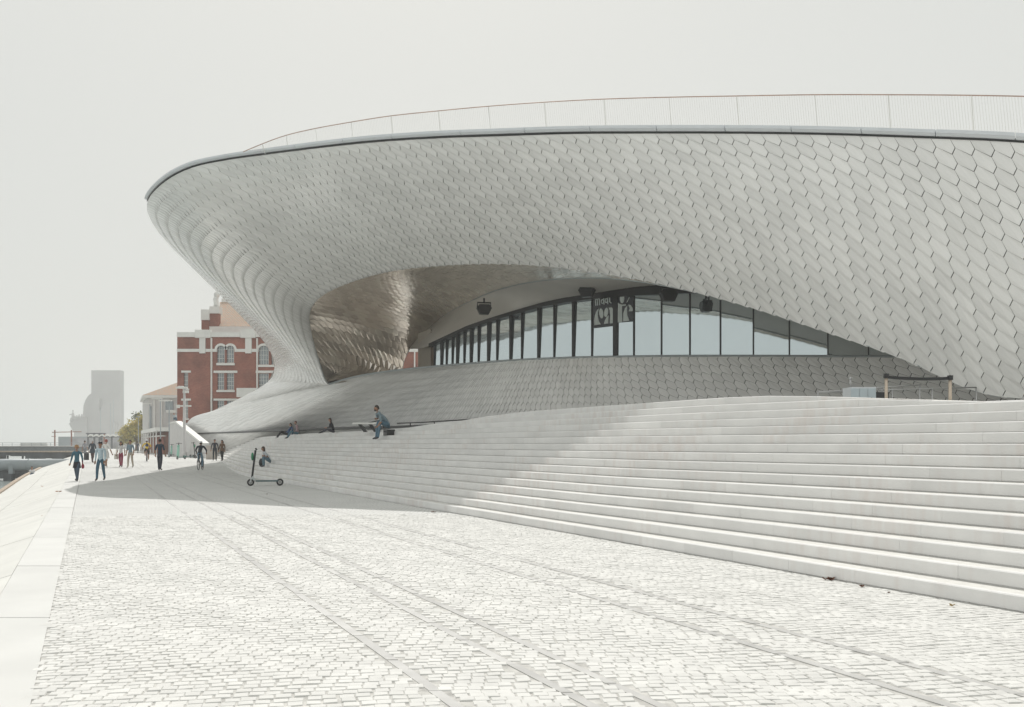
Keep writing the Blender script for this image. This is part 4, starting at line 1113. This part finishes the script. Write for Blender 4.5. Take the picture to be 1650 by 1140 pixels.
def person(label, loc, rz, H, J, top, bot, skin='fair', shoe=(.03,.03,.03), sleeve='short', legs='long', hair='short', hc=(.03,.02,.015), skirt=None, beard=False, coat=None, group=None, name='person'):
    t = empty(name, loc, rz, label, 'person', group or 'people on the promenade')
    edges = [('pelvis','waist',0),('waist','chest',0),('chest','neck',0),('neck','nk2',3)]
    for n in 'LR':
        edges += [('neck','sh'+n,0),('sh'+n,'el'+n,0),('el'+n,'wr'+n,0 if sleeve == 'long' else 3),('pelvis','hip'+n,1),('hip'+n,'knee'+n,1),('knee'+n,'ank'+n,1 if legs == 'long' else 3),('ank'+n,'toe'+n,2)]
    rad = {'pelvis':(.078,.06),'waist':(.068,.052),'chest':(.088,.062),'neck':(.052,.042),'nk2':(.028,.03),'hip':(.052,.052),'knee':(.036,.036),'ank':(.025,.025),'toe':(.024,.016),'sh':(.040,.038),'el':(.027,.027),'wr':(.017,.017)}
    keys = [k for k in J if k != 'head']; idx = {k: i for i, k in enumerate(keys)}
    me = bpy.data.meshes.new('b'); me.from_pydata([J[k] for k in keys], [(idx[a], idx[b]) for a, b, _ in edges], [])
    o = bpy.data.objects.new('b', me); COL.objects.link(o); md = o.modifiers.new('s', 'SKIN'); md.branch_smoothing = .4
    for k in keys:
        r = rad.get(k) or rad[k[:-1]]; v = me.skin_vertices[0].data[idx[k]]; wide = 1.13 if (legs == 'long' and k[:-1] in ('knee','ank')) else 1.0
        v.radius = (r[0]*H*wide, r[1]*H*wide); v.use_root = (k == 'pelvis')
    o.modifiers.new('u', 'SUBSURF').levels = 1
    dg = bpy.context.evaluated_depsgraph_get(); ev = o.evaluated_get(dg); em = ev.to_mesh()
    mb = MB(); mb.v = [tuple(v.co) for v in em.vertices]
    segs = [(Vector(J[a]), Vector(J[b]), m) for a, b, m in edges]
    for p in em.polygons:
        c = p.center; best = (9, 0)
        for a, b, m in segs:
            ab = b-a; tt = max(0, min(1, (c-a).dot(ab)/max(1e-9, ab.length_squared))); d = (a+ab*tt-c).length
            if m == 0 and b == Vector(J['waist']): d *= .95
            if d < best[0]: best = (d, m)
        mb.f.append(tuple(p.vertices)); mb.m.append(best[1]); mb.smf.append(True)
    ev.to_mesh_clear(); bpy.data.objects.remove(o)
    # head
    mb.cur = 3; hd = Vector(J['head'])
    def hf(p, d):
        q = Vector(p)
        if d.z < 0: q.x *= 1+.28*d.z; 
        if d.y < -.75 and -.35 < d.z < .12: q.y -= .011*H*max(0, 1-abs(d.x)*4)
        return q
    mb.ball(hd, (.043*H,.053*H,.066*H), 14, 10, hf)
    for s in (-1, 1):
        mb.ball(hd+Vector((s*.043*H,.004*H,-.004*H)), (.006*H,.011*H,.016*H), 6, 4)
        mb.cur = 4; mb.ball(hd+Vector((s*.017*H,-.0485*H,.006*H)), (.0065*H,.004*H,.004*H), 6, 4); mb.cur = 3
    mb.cur = 5; mb.box(hd+Vector((0,-.049*H,-.028*H)), (.022*H,.006*H,.005*H)); mb.cur = 3
    # hands with five fingers
    for n in 'LR':
        w_, e_ = Vector(J['wr'+n]), Vector(J['el'+n]); d = (w_-e_).normalized(); side = d.cross(Vector((0,1,0)))
        if side.length < .1: side = d.cross(Vector((1,0,0)))
        side.normalize(); nn = d.cross(side).normalized(); sg_ = 1 if n == 'L' else -1
        mb.tube([w_-d*.01*H, w_+d*.018*H, w_+d*.05*H], [.016*H,.021*H,.020*H], 8, flat=.5)
        for k, (of, ln) in enumerate([(-.015,.038),(-.005,.043),(.005,.041),(.015,.033)]):
            b0 = w_+d*.048*H+side*of*H
            mb.tube([b0, b0+d*ln*.5*H+nn*.004*H, b0+d*ln*.92*H+nn*.014*H], [.0056*H,.005*H,.0038*H], 5)
        b0 = w_+d*.018*H-side*.016*H*sg_; mb.tube([b0, b0+d*.016*H-side*.014*H*sg_, b0+d*.034*H-side*.018*H*sg_], [.0068*H,.006*H,.0045*H], 5)
    skc = cm(SK[skin], .6, 'skin')
    mb.build('body', [cm(top), cm(bot), cm(shoe, .5, 'shoe'), skc, cm((.01,.01,.01), .3, 'eye'), cm((.32,.12,.10), .6, 'lips')], t)
    # hair
    hb = MB()
    def cap(p, d):
        k = 1.0
        if d.y < -.1 and d.z < .30: k = .80
        if d.z < -.45: k = .8
        return Vector((p.x*k, p.y*k, p.z*k))
    hb.ball(hd+Vector((0,.006*H,.008*H)), (.0485*H,.058*H,.069*H), 14, 10, cap)
    if hair in ('long', 'pony'):
        L_ = .15 if hair == 'long' else .17
        if hair == 'long':
            for s in (-1, 0, 1): hb.tube([hd+Vector((s*.028*H,.03*H,.02*H)), hd+Vector((s*.042*H,.035*H,-.05*H)), hd+Vector((s*.04*H,.035*H,-L_*H))], [.026*H,.028*H,.012*H], 7)
        else: hb.tube([hd+Vector((0,.05*H,.02*H)), hd+Vector((0,.075*H,-.03*H)), hd+Vector((0,.06*H,-L_*H*.8))], [.018*H,.024*H,.008*H], 7)
    if hair == 'curly':
        rr = random.Random(3)
        for k in range(34):
            a = rr.uniform(0, 6.28); z = rr.uniform(-.5, 1); r_ = math.sqrt(max(0, 1-z*z)); d = Vector((r_*math.cos(a), r_*math.sin(a), z))
            if d.y < -.45 and d.z < .3: continue
            hb.ball(hd+Vector((d.x*.052*H,d.y*.055*H+.006*H,d.z*.062*H+.01*H)), .018*H, 6, 4)
    if beard: hb.ball(hd+Vector((0,-.026*H,-.04*H)), (.033*H,.03*H,.027*H), 8, 6)
    hb.build('hair', cm(hc, .7, 'hair'), t)
    if hair in ('cap', 'helmet'):
        cb = MB(); cc = (.02,.022,.03) if hair == 'cap' else (.75,.75,.78)
        cb.ball(hd+Vector((0,.004*H,.024*H)), (.053*H,.064*H,.056*H), 12, 8, lambda p, d: Vector((p.x, p.y, max(p.z, -.004*H))))
        if hair == 'cap': cb.box(hd+Vector((0,-.07*H,.024*H)), (.075*H,.06*H,.008*H))
        cb.build('cap' if hair == 'cap' else 'helmet', cm(cc, .4, 'headgear'), t)
    if skirt:                                   # hem of a coat, shorts or skirt round the hips
        z1, z0, r1, r0, col, nm = skirt; kb = MB(); rows_ = []
        for q in range(5):
            f_ = q/4; rows_.append([(math.cos(a)*(r1+(r0-r1)*f_)*H, math.sin(a)*(r1+(r0-r1)*f_)*H*.72, (z1+(z0-z1)*f_)*H+(.006*H*math.sin(3*a) if q == 4 else 0)) for a in [2*math.pi*k/18 for k in range(18)]])
        kb.grid(rows_, closed=True); kb.face(range(18)); kb.build(nm, cm(col), t, smooth=True)
    return t
def backpack(o, rz, H, col, label, z=.70):
    t = empty('backpack', Vector(o), rz, label, 'backpack'); mb = MB()
    mb.ball((0,.095*H,z*H), (.075*H,.045*H,.10*H), 12, 8); mb.build('pack', cm(col), t)
    mb = MB()
    for s in (-1, 1): mb.tube([(s*.05*H,.07*H,(z-.07)*H),(s*.06*H,-.06*H,(z+.0)*H),(s*.055*H,-.02*H,(z+.1)*H),(s*.04*H,.07*H,(z+.09)*H)], .008*H, 5)
    mb.build('strap', cm(col), t)
GP = 'people walking on the promenade'
g = G(124,776); person('woman in teal top and jeans with curly blond hair, dark jacket tied round her waist', g, R(5), 1.60, stand(1.6,.3,1,.07), (.05,.14,.19), (.06,.09,.13), 'tan', (.02,.02,.02), 'long', hair='curly', hc=(.42,.24,.10), skirt=(.53,.37,.085,.11,(.018,.018,.025),'tied_jacket'), group=GP)
o = Vector(g)+Vector((.25,.02,.66)); mb = MB(); mb.ball((0,0,0), (.07,.05,.11), 8, 6); mb.tube([(-.03,0,.08),(-.02,0,.25)], .012, 5); ob = thing_mb('handbag', mb, cm((.30,.03,.05)), (0,0,0), 'small dark red handbag carried by the woman in teal', 'handbag'); ob.location = o
g = G(162,775); person('man in pale blue shirt, dark cap and blue jeans walking towards us', g, R(2), 1.76, stand(1.76,.22,-1,.06), (.50,.62,.68), (.05,.13,.19), 'tan', (.05,.02,.02), 'long', hair='cap', group=GP)
g = G(149,746); person('person in a dark hooded coat carrying a bag, seen from behind', g, R(180), 1.72, stand(1.72,.25,1,.09), (.045,.06,.08), (.09,.05,.05), 'tan', (.05,.02,.02), 'long', hair='short', hc=(.5,.5,.5), skirt=(.60,.42,.10,.125,(.045,.06,.08),'coat_hem'), group=GP)
mb = MB(); mb.box((0,0,.45), (.22,.35,.5)); mb.tube([(0,-.1,.7),(0,0,.82),(0,.1,.7)], .015, 5); ob = thing_mb('shopping_bag', mb, cm((.03,.035,.04)), (0,0,0), 'dark bag held low beside the hooded coat', 'bag'); ob.location = G(149,746)+Vector((-.42,-.05,0))
g = G(171,754); person('person in white shirt and white shorts with reddish hair behind the man in pale blue', g, R(175), 1.80, stand(1.8,.3,1,.12), (.75,.75,.73), (.7,.7,.68), 'tan', (.6,.6,.58), 'short', legs='short', hair='short', hc=(.30,.07,.05), skirt=(.55,.33,.09,.115,(.72,.72,.70),'shorts'), group=GP)
g = G(195,753); person('woman with long dark hair, white top and maroon trousers holding hands', g, R(0), 1.66, stand(1.66,.12,1,.1), (.62,.62,.62), (.28,.03,.07), 'tan', (.04,.02,.02), 'short', hair='long', hc=(.018,.012,.012), group=GP)
mb = MB(); mb.box((0,0,.62), (.16,.28,.34)); mb.tube([(0,-.08,.78),(0,0,1.3),(0,.08,.78)], .012, 5); ob = thing_mb('tote_bag', mb, cm((.66,.64,.58)), (0,0,0), 'cream tote bag on the shoulder of the woman with long dark hair', 'bag'); ob.location = G(195,753)+Vector((-.30,0,.05))
g = G(210,754); person('man in grey tee and beige trousers holding hands, small dark bag across chest', g, R(-5), 1.76, stand(1.76,.15,-1,.1), (.20,.27,.32), (.42,.37,.30), 'tan', (.5,.48,.42), 'short', hair='short', group=GP)
g = G(257.5,758.5); person('man in navy tee and dark slim trousers seen from behind', g, R(180), 1.86, stand(1.86,.16,1,.07), (.022,.045,.075), (.03,.035,.055), 'tan', (.04,.02,.015), 'short', hair='short', group=GP)
g = G(222,731); person('distant small figure in dark clothes by the short lamp post', g, R(170), 1.7, stand(1.7,.2,1,.08), (.08,.09,.11), (.1,.1,.12), 'tan', group=GP)
g = G(136.5,738); person('distant figure in grey beside the hooded coat', g, R(170), 1.68, stand(1.68,.2,1,.08), (.3,.3,.33), (.2,.2,.22), 'tan', group=GP)
g = G(346,743); person('man in dark suit and pale shirt walking beside the beige cabinet', g, R(20), 1.74, stand(1.74,.32,1,.16), (.03,.035,.05), (.03,.035,.045), 'tan', (.05,.02,.01), 'long', hair='short', skirt=(.60,.47,.09,.10,(.03,.035,.05),'jacket_hem'), group=GP)
g = G(358,743.5); person('woman in brown jacket and black leggings with dark hair at the foot of the steps', g, R(-15), 1.68, stand(1.68,.14,1,.09), (.13,.075,.045), (.02,.02,.02), 'tan', (.05,.02,.01), 'long', hair='long', hc=(.015,.012,.012), skirt=(.62,.47,.09,.105,(.13,.075,.045),'jacket_hem'), group=GP)

# cyclists
def bicycle(o, rz, label, col=(.03,.03,.035)):
    t = empty('bicycle', o, rz, label, 'bicycle', 'bicycles ridden away along the promenade')
    fm_ = cm(col, .4, 'frame_paint')
    for y in (-.52, .52):
        mb = MB(); mb.torus((0,y,.34), .32, .022, 'x', 24, 6); wh = mb.build('wheel', M['black'], t)
        mb = MB()
        for k in range(12): a = 2*math.pi*k/12; mb.tube([(0,y,.34),(0,y+.31*math.cos(a),.34+.31*math.sin(a))], .003, 3, caps=False)
        mb.tube([(-.04,y,.34),(.04,y,.34)], .02, 6); mb.build('spokes', M['steel'], wh)
    mb = MB(); mb.tube([(0,.52,.34),(0,.05,.30),(0,.22,.78),(0,.52,.34)], .016, 6); mb.tube([(0,.05,.30),(0,-.36,.72),(0,-.33,.82)], .02, 6); mb.tube([(0,.22,.76),(0,-.35,.80)], .018, 6); mb.tube([(0,-.33,.95),(0,-.38,.70),(0,-.52,.34)], .016, 6); mb.build('frame', fm_, t)
    mb = MB(); mb.tube([(-.30,-.26,.98),(-.2,-.36,.99),(.2,-.36,.99),(.30,-.26,.98)], .015, 6); mb.build('handlebar', M['black'], t)
    mb = MB(); mb.ball((0,.24,.90), (.07,.14,.04), 8, 6); mb.tube([(0,.22,.78),(0,.23,.88)], .014, 5); mb.build('saddle', M['black'], t)
    mb = MB(); mb.tube([(-.12,.05,.14),(-.05,.05,.14),(-.04,.05,.30),(.04,.05,.30),(.05,.05,.46),(.12,.05,.46)], .012, 5); mb.build('pedal', M['steel'], t)
    return t
def rider(H, lean):
    J = {}; J['pelvis'] = (0,.22,.98); J['waist'] = (0,.14,1.11); J['chest'] = (0,.03,1.26); J['neck'] = (0,-.09,1.40); J['nk2'] = (0,-.12,1.46); J['head'] = (0,-.13,1.57)
    for s, n in ((-1,'L'),(1,'R')):
        up_ = s > 0
        J['hip'+n] = (s*.09,.20,.95); J['knee'+n] = (s*.13,-.16 if up_ else .02,.80 if up_ else .56); J['ank'+n] = (s*.12,.10 if up_ else .12,.52 if up_ else .21); J['toe'+n] = (s*.12,-.03,.46 if up_ else .15)
        J['sh'+n] = (s*.19,-.06,1.37); J['el'+n] = (s*.31,-.16,1.16); J['wr'+n] = (s*.28,-.27,1.02)
    return J
def at2(o, a, d): return Vector(o)+Vector((d[0]*math.cos(a)-d[1]*math.sin(a), d[0]*math.sin(a)+d[1]*math.cos(a), d[2]))
g = G(236.5,744); a_ = R(180+24); bicycle(g, a_, 'bicycle under the rider in yellow jersey', (.25,.05,.05))
person('cyclist in yellow jersey and black shorts riding away', g, a_, 1.76, rider(1.76, 0), (.75,.52,.06), (.02,.02,.02), 'tan', (.2,.08,.03), 'short', legs='short', hair='helmet', group='cyclists riding away')
backpack(g+Vector((0,0,0)), a_, 1.5, (.04,.05,.10), 'small dark blue backpack on the cyclist in yellow', .84)
g = G(323,757.5); a_ = R(180+6); bicycle(g, a_, 'bicycle under the rider in the dark jacket')
person('cyclist in black jacket, jeans and white helmet riding away before the steps', g, a_, 1.78, rider(1.78, 0), (.018,.022,.035), (.13,.22,.30), 'tan', (.06,.02,.015), 'long', hair='helmet', group='cyclists riding away')

# ------------------------------------------------------------------ people on the steps
def onstep(x, k, e=.0, pl_=.5):
    """point on tread k on the sight column x"""
    r = (x-825)/FPX; prev = None
    for i in range(NS):
        p = stpt(i, k-1+pl_); val = p.x-r*p.y
        if prev is not None and (prev[0] > 0) != (val > 0):
            t = prev[0]/(prev[0]-val); q = prev[1].lerp(p, t); return Vector((q.x, q.y, RH*k))
        prev = (val, p)
    return Vector((r*45, 45, RH*k))
GS = 'people sitting on the steps'
st_ = R(-62)           # facing down and along the steps, to the left
# man on a bag
p = onstep(627, 12); bagp = p
t = empty('black_bag', p, st_, 'black box-shaped bag under the seated man in blue tee', 'bag'); mb = MB(); mb.box((0,0,.12), (.42,.34,.24)); mb.build('case', M['black'], t); mb = MB(); mb.tube([(-.1,-.17,.2),(-.1,-.19,.14),(.1,-.19,.14),(.1,-.17,.2)], .012, 5); mb.build('handle', cm((.08,.08,.09)), t)
t.location = p
J = sit(1.80, (.42,.34), (.50,-.165-.24), .20, [(-.03,-.52,.42),(.10,-.50,.16)])
person('bearded man in blue-grey tee and jeans sitting on a black bag, looking at his phone', p+Vector((0,0,.24)), st_, 1.80, J, (.20,.27,.31), (.10,.19,.26), 'tan', (.03,.035,.045), 'short', hair='short', beard=True, group=GS)
# girl near scooter
p = onstep(436, 4); J = sit(1.62, (.36,.36), (.34,-.165), .15, [(-.03,-.34,.40),(.05,-.32,.38)])
person('long-haired girl in white top and jeans sitting low on the steps beside a scooter', p, st_, 1.62, J, (.58,.62,.66), (.12,.20,.25), 'tan', (.04,.04,.05), 'short', hair='long', hc=(.06,.03,.02), group=GS)
p2 = onstep(421, 3); mb = MB(); mb.ball((0,0,.2), (.13,.17,.22), 8, 6); thing_mb('black_backpack', mb, M['black'], (0,0,0), 'black backpack standing at the feet of the girl in the white top', 'backpack').location = p2
p = onstep(538, 13); J = sit(1.45, (.34,.22), (.62,.0), .08, [(-.03,-.34,.30),(.03,-.36,.30)])
person('woman in black top with dark hair sitting alone on the upper steps with a phone', p, st_, 1.32, J, (.025,.025,.035), (.06,.06,.08), 'fair', (.02,.02,.02), 'long', hair='long', hc=(.04,.02,.015), group=GS)
p = onstep(480, 13); J = sit(1.62, (.42,.24), (.62,-.20), .04, [(-.03,-.10,.66),(.08,-.25,.22)])
person('woman in pink top and jeans with reddish-brown hair, hand raised to her face', p, st_, 1.40, J, (.42,.30,.32), (.08,.18,.24), 'fair', (.03,.03,.03), 'long', hair='short', hc=(.12,.04,.03), group=GS)
p = onstep(463, 13); J = sit(1.6, (.42,.28), (.66,-.17), -.12, [(-.05,-.15,.25),(.14,.22,.02)])
person('woman in blue top and black trousers leaning back high on the steps', p, st_, 1.45, J, (.03,.08,.20), (.02,.02,.025), 'fair', (.6,.6,.6), 'long', hair='pony', hc=(.03,.015,.012), group=GS)
# man at the water edge and figure on the wedge
pw = Vector((edgeX(-4.4, 75), 75, -1.08)); J = sit(1.75, (.35,.35), (.42,-.05), .22)
person('man in white shirt and blue jeans hunched at the edge of the embankment', pw, R(20), 1.75, J, (.72,.72,.74), (.16,.24,.34), 'tan', (.4,.4,.4), 'long', hair='short', hc=(.04,.015,.01), group='people sitting by the water')
pw = P(284.5,681,wY(284)+.5); pw.z = 4.12
person('figure in pale clothes sitting on top of the white wedge wall', pw, R(-15), 1.7, sit(1.7, (.35,.36), (.32,0), .18), (.55,.62,.66), (.08,.13,.18), 'tan', (.4,.4,.4), 'long', hair='short', hc=(.4,.38,.35), group='people sitting up high')

# ------------------------------------------------------------------ electric scooters
def scooter(o, rz, label, stem=(.015,.015,.018), body=(.62,.66,.66), deck=(.10,.16,.17), pack=(.02,.22,.10), sc=1.0, lean=0.0, fender=(.10,.36,.30), shell=None):
    t = empty('electric_scooter', o, rz, label, 'scooter', 'electric scooters'); t.scale = (sc,)*3; t.rotation_euler = (0, lean, rz)
    # front at -x
    for x, nm in ((-.45, 'front'), (.45, 'rear')):
        mb = MB(); mb.torus((x,0,.11), .085, .028, 'y', 20, 8); wh = mb.build('wheel', M['black'], t)
        mb = MB(); mb.tube([(x,-.025,.11),(x,.025,.11)], .05, 10); mb.build('hub', cm((.3,.3,.3), .4, 'hub'), wh)
    mb = MB(); mb.hexa([(-.28,-.08,.13),(.40,-.08,.13),(.40,.08,.13),(-.28,.08,.13),(-.28,-.085,.175),(.40,-.085,.175),(.40,.085,.175),(-.28,.085,.175)]); mb.build('deck', cm(deck), t)
    mb = MB(); mb.tube([(-.28,0,.15),(-.36,0,.22),(-.40,0,.30)], [.04,.04,.035], 8); mb.tube([(-.45,-.05,.11),(-.435,-.05,.22),(-.40,0,.27)], .018, 6); mb.tube([(-.45,.05,.11),(-.435,.05,.22),(-.40,0,.27)], .018, 6); mb.build('fork', cm(body, .4, 'white_paint_scooter'), t)
    mb = MB(); mb.tube([(-.405,0,.27),(-.30,0,1.13)], .032, 10); mb.build('stem', cm(stem, .4, 'stem_paint') , t)
    mb = MB(); mb.tube([(-.26,-.24,1.15),(-.295,-.1,1.16),(-.295,.1,1.16),(-.26,.24,1.15)], .018, 8); hb = mb.build('handlebar', M['black'], t)
    mb = MB(); mb.box((-.29,0,1.18), (.05,.09,.04)); mb.build('display', M['black'], hb)
    mb = MB(); mb.ball((-.395,0,.93), (.042,.06,.13), 10, 8); mb.build('battery_pack', cm(pack, .4, 'green_paint'), t)
    mb = MB()
    for k in range(7):
        a = math.pi*(.12+.6*k/7); b = math.pi*(.12+.6*(k+1)/7)
        q = lambda a, y: (.45+.13*math.cos(a), y, .11+.13*math.sin(a))
        mb.poly([q(a,-.04), q(b,-.04), q(b,.04), q(a,.04)])
    mb.build('fender', cm(fender, .4, 'green_paint'), t)
    mb = MB(); mb.tube([(-.22,-.06,.13),(-.27,-.12,.0)], .01, 5); mb.build('kickstand', M['steel'], t)
    if shell:
        mb = MB(); mb.hexa([(-.44,-.09,.26),(-.36,-.09,.26),(-.36,.09,.26),(-.44,.09,.26),(-.35,-.06,1.05),(-.27,-.06,1.05),(-.27,.06,1.05),(-.35,.06,1.05)]); mb.build('stem_cover', cm(shell, .4, 'mint_paint'), t)
    return t
scooter(G(427.5,783), R(14), 'black and white electric scooter with green battery pack parked before the seated girl', sc=1.24)
mint = (.30,.58,.47)
scooter(G(279.5,735.5), R(80), 'mint-green scooter leaning at the left end of the white wedge wall', shell=mint, body=mint, pack=mint, sc=1.1)
scooter(G(292,740.5), R(75), 'brighter mint-green scooter standing right beside the pale lamp post', shell=mint, body=mint, pack=mint, deck=(.08,.2,.18), sc=1.2)
scooter(G(306,739), R(168), 'black scooter with green pack, first to the right of the lamp post', sc=1.25, body=(.1,.1,.1))
scooter(G(315,737.5), R(165), 'black scooter second to the right of the lamp post, half behind the cyclist', sc=1.2, body=(.1,.1,.1), deck=(.25,.1,.08))
scooter(G(319.5,738), R(160), 'black scooter nearest the helmeted cyclist, mostly hidden by him', sc=1.2, body=(.1,.1,.1), pack=(.03,.03,.04))

# ------------------------------------------------------------------ bench, handrails, barrier, cabinet on the landing
bo = P(598, 696.5, 39.3); bench = empty('bench', bo, 0, 'pale slab bench on slanted black legs behind the seated man', 'bench')
mb = MB(); mb.box((0,0,.36), (1.5,.45,.07)); mb.build('seat', M['white'], bench)
for x in (-.42, 0.02): mb = MB(); mb.hexa([(x+.12,-.15,0),(x+.26,-.15,0),(x+.26,.15,0),(x+.12,.15,0),(x-.12,-.15,.33),(x+.0,-.15,.33),(x+.0,.15,.33),(x-.12,.15,.33)]); mb.build('leg', M['black'], bench)
ho = P(606,680,45); hr = empty('black_handrail', ho, 0, 'black sloping handrail behind the seated man on the bag', 'handrail')
mb = MB(); mb.tube([P(588,683,45), P(606,679,45), P(624,675.5,45)], .028, 6); shift(mb, ho); mb.build('rail', M['black'], hr)
for x, y in ((597,681),(618,677)): mb = MB(); mb.tube([P(x,y,45), P(x,690,45)], .035, 6); shift(mb, ho); mb.build('post', M['black'], hr)
ho = P(680,682,54); hr = empty('black_handrail', ho, 0, 'long thin black handrail at the foot of the tiled wall, right of the seated man', 'handrail')
mb = MB(); mb.tube([P(640,682.6,54), P(680,681,53), P(720,678.5,52), P(770,675.5,51)], .035, 6); shift(mb, ho); mb.build('rail', M['black'], hr)
for x, y in ((661,682),(700,680),(740,677.4)): mb = MB(); mb.tube([P(x,y,53.4), P(x,y+5,53.4)], .03, 6); shift(mb, ho); mb.build('post', M['black'], hr)

ho = P(1480,641,23); ho.z = 2.3; br_ = empty('belt_barrier', ho, 0, 'pair of pale steel posts joined by a black belt on the landing', 'barrier')
for x, y in ((1428,606),(1531,609)):
    a = P(x,y,23 if x < 1500 else 22.6); mb = MB(); mb.tube([(a.x,a.y,2.3),(a.x,a.y,a.z)], .04, 10); shift(mb, ho); po = mb.build('post', M['brass'], br_)
    mb = MB(); mb.box((a.x,a.y,a.z+.0), (.10,.10,.11)); shift(mb, ho); mb.build('post_head', M['black'], po)
a, b = P(1429,608,23), P(1530,610,22.6); mb = MB(); n_ = 10
A_ = [[a.lerp(b, k/n_)+Vector((0,0,-.03*4*(k/n_)*(1-k/n_)+.04)), a.lerp(b, k/n_)+Vector((0,0,-.03*4*(k/n_)*(1-k/n_)-.035)), a.lerp(b, k/n_)+Vector((0,.01,-.03*4*(k/n_)*(1-k/n_)-.035)), a.lerp(b, k/n_)+Vector((0,.01,-.03*4*(k/n_)*(1-k/n_)+.04))] for k in range(n_+1)]
mb.grid(A_, closed=True); shift(mb, ho); mb.build('belt', M['black'], br_)
ho = P(1450,636,26); ho.z = 2.3; hr = empty('steel_handrail', ho, 0, 'low grey steel handrail running behind the belt barrier', 'handrail')
mb = MB(); mb.tube([P(1318,632,26), P(1360,629.5,26), P(1420,624.5,26), P(1484,620,26)], .025, 6); mb.tube([P(1318,632.6,26), P(1364,632,26)], .025, 6); mb.tube([P(1364,631,26), P(1440,628,26), P(1573,624.5,26)], .022, 6); shift(mb, ho); mb.build('rail', M['steel'], hr)
for x, y in ((1318,632),(1363,631),(1366,631),(1421,624.5),(1438,628),(1482,620),(1502,626.5),(1573,624.5)):
    a = P(x,y,26); mb = MB(); mb.tube([(a.x,a.y,2.35),a], .022, 6); shift(mb, ho); mb.build('post', M['steel'], hr)
ho = P(1391,641,25); ho.z = 2.35; cb_ = empty('service_cabinet', ho, 0, 'pale grey service cabinet with a short mast behind the handrail', 'cabinet')
w2 = 41/FPX*25; h2 = P(1391,624,25).z-2.35
mb = MB(); mb.box((0,.3,h2/2), (w2,.6,h2)); mb.build('body', M['coping'], cb_)
for k in range(3): mb = MB(); mb.box((-w2/2+w2*(k+.5)/3,-.012,h2/2), (w2/3-.02,.02,h2-.08)); mb.build('door', mat('pale_blue_steel', (.52,.60,.64), .5, var=.05), cb_)
mb = MB(); mb.tube([(w2*.30,-.05,h2*.62),(w2*.30,-.02,h2*.62)], .03, 10); mb.build('lock', M['black'], cb_)
mb = MB(); mb.tube([(-w2/2+.03,.1,h2),(-w2/2+.03,.1,h2+.22)], .03, 8); mb.ball((-w2/2+.03,.1,h2+.24), .045, 8, 6); mb.build('mast', M['steel'], cb_)
mb = MB(); mb.box((w2/2+.2,.35,h2*.42), (.38,.5,h2*.84)); mb.build('side_unit', M['black'], cb_)

# ------------------------------------------------------------------ fallen leaves
def leaf(x, y, h, s_, m, label, n=1, group='fallen leaves'):
    g = G(x, y, h); mb = MB(); rnd = random.Random(int(x*7+y))
    for k in range(n):
        a0 = rnd.uniform(0, 6.28); c = Vector((rnd.uniform(-1,1)*s_*(n > 1), rnd.uniform(-1,1)*s_*(n > 1)*.5, .004)); cu = rnd.uniform(.3,.9)
        pts = []
        for q in range(10):
            a = 2*math.pi*q/10; r = s_*(1.0 if q % 2 == 0 else .5)*rnd.uniform(.8,1.1); 
            pts.append(c+Vector((r*math.cos(a+a0), r*math.sin(a+a0)*.8, abs(math.cos(a))*s_*cu+.003)))
        for q in range(10): mb.poly([c, pts[q], pts[(q+1) % 10]])
    ob = mb.build('fallen_leaf', m); ob.location = g; tag(ob, label, 'leaf', group)
leaf(1336, 935.5, 0, .05, M['mud'], 'curled brown leaf clump against the lowest step, largest one', 4)
leaf(1388, 947, 0, .035, M['mud'], 'dark brown leaf scrap right of the big leaf clump', 2)
leaf(1432, 956, 0, .025, M['mud'], 'small brown leaf scrap farthest right against the lowest step', 1)
leaf(1534, 978, 0, .04, mat('leaf_tan', (.5,.38,.2), .8, var=.3), 'pale tan leaf lying on the cobbles near the right edge', 1)
leaf(65, 850.5, -.15, .075, M['orangeleaf'], 'orange leaf on the embankment, second from the camera', 1)
leaf(46, 887.5, -.15, .075, M['orangeleaf'], 'orange leaf on the embankment nearest the camera', 1)
leaf(71, 835.5, -.1, .075, M['orangeleaf'], 'orange-brown leaf on the embankment, third from the camera', 1)
leaf(94, 793, 0, .075, M['orangeleaf'], 'faded brown leaf beside the border slabs, fourth from the camera', 2)
leaf(68, 785, -.2, .075, M['orangeleaf'], 'faded brown leaf farthest out on the slope', 1)
leaf(430, 797, 0, .05, M['mud'], 'tiny dark leaf on the shaded cobbles below the scooter', 1)
leaf(701, 826, 0, .06, M['mud'], 'dark leaf scrap at the foot of the steps where the shade ends', 2)
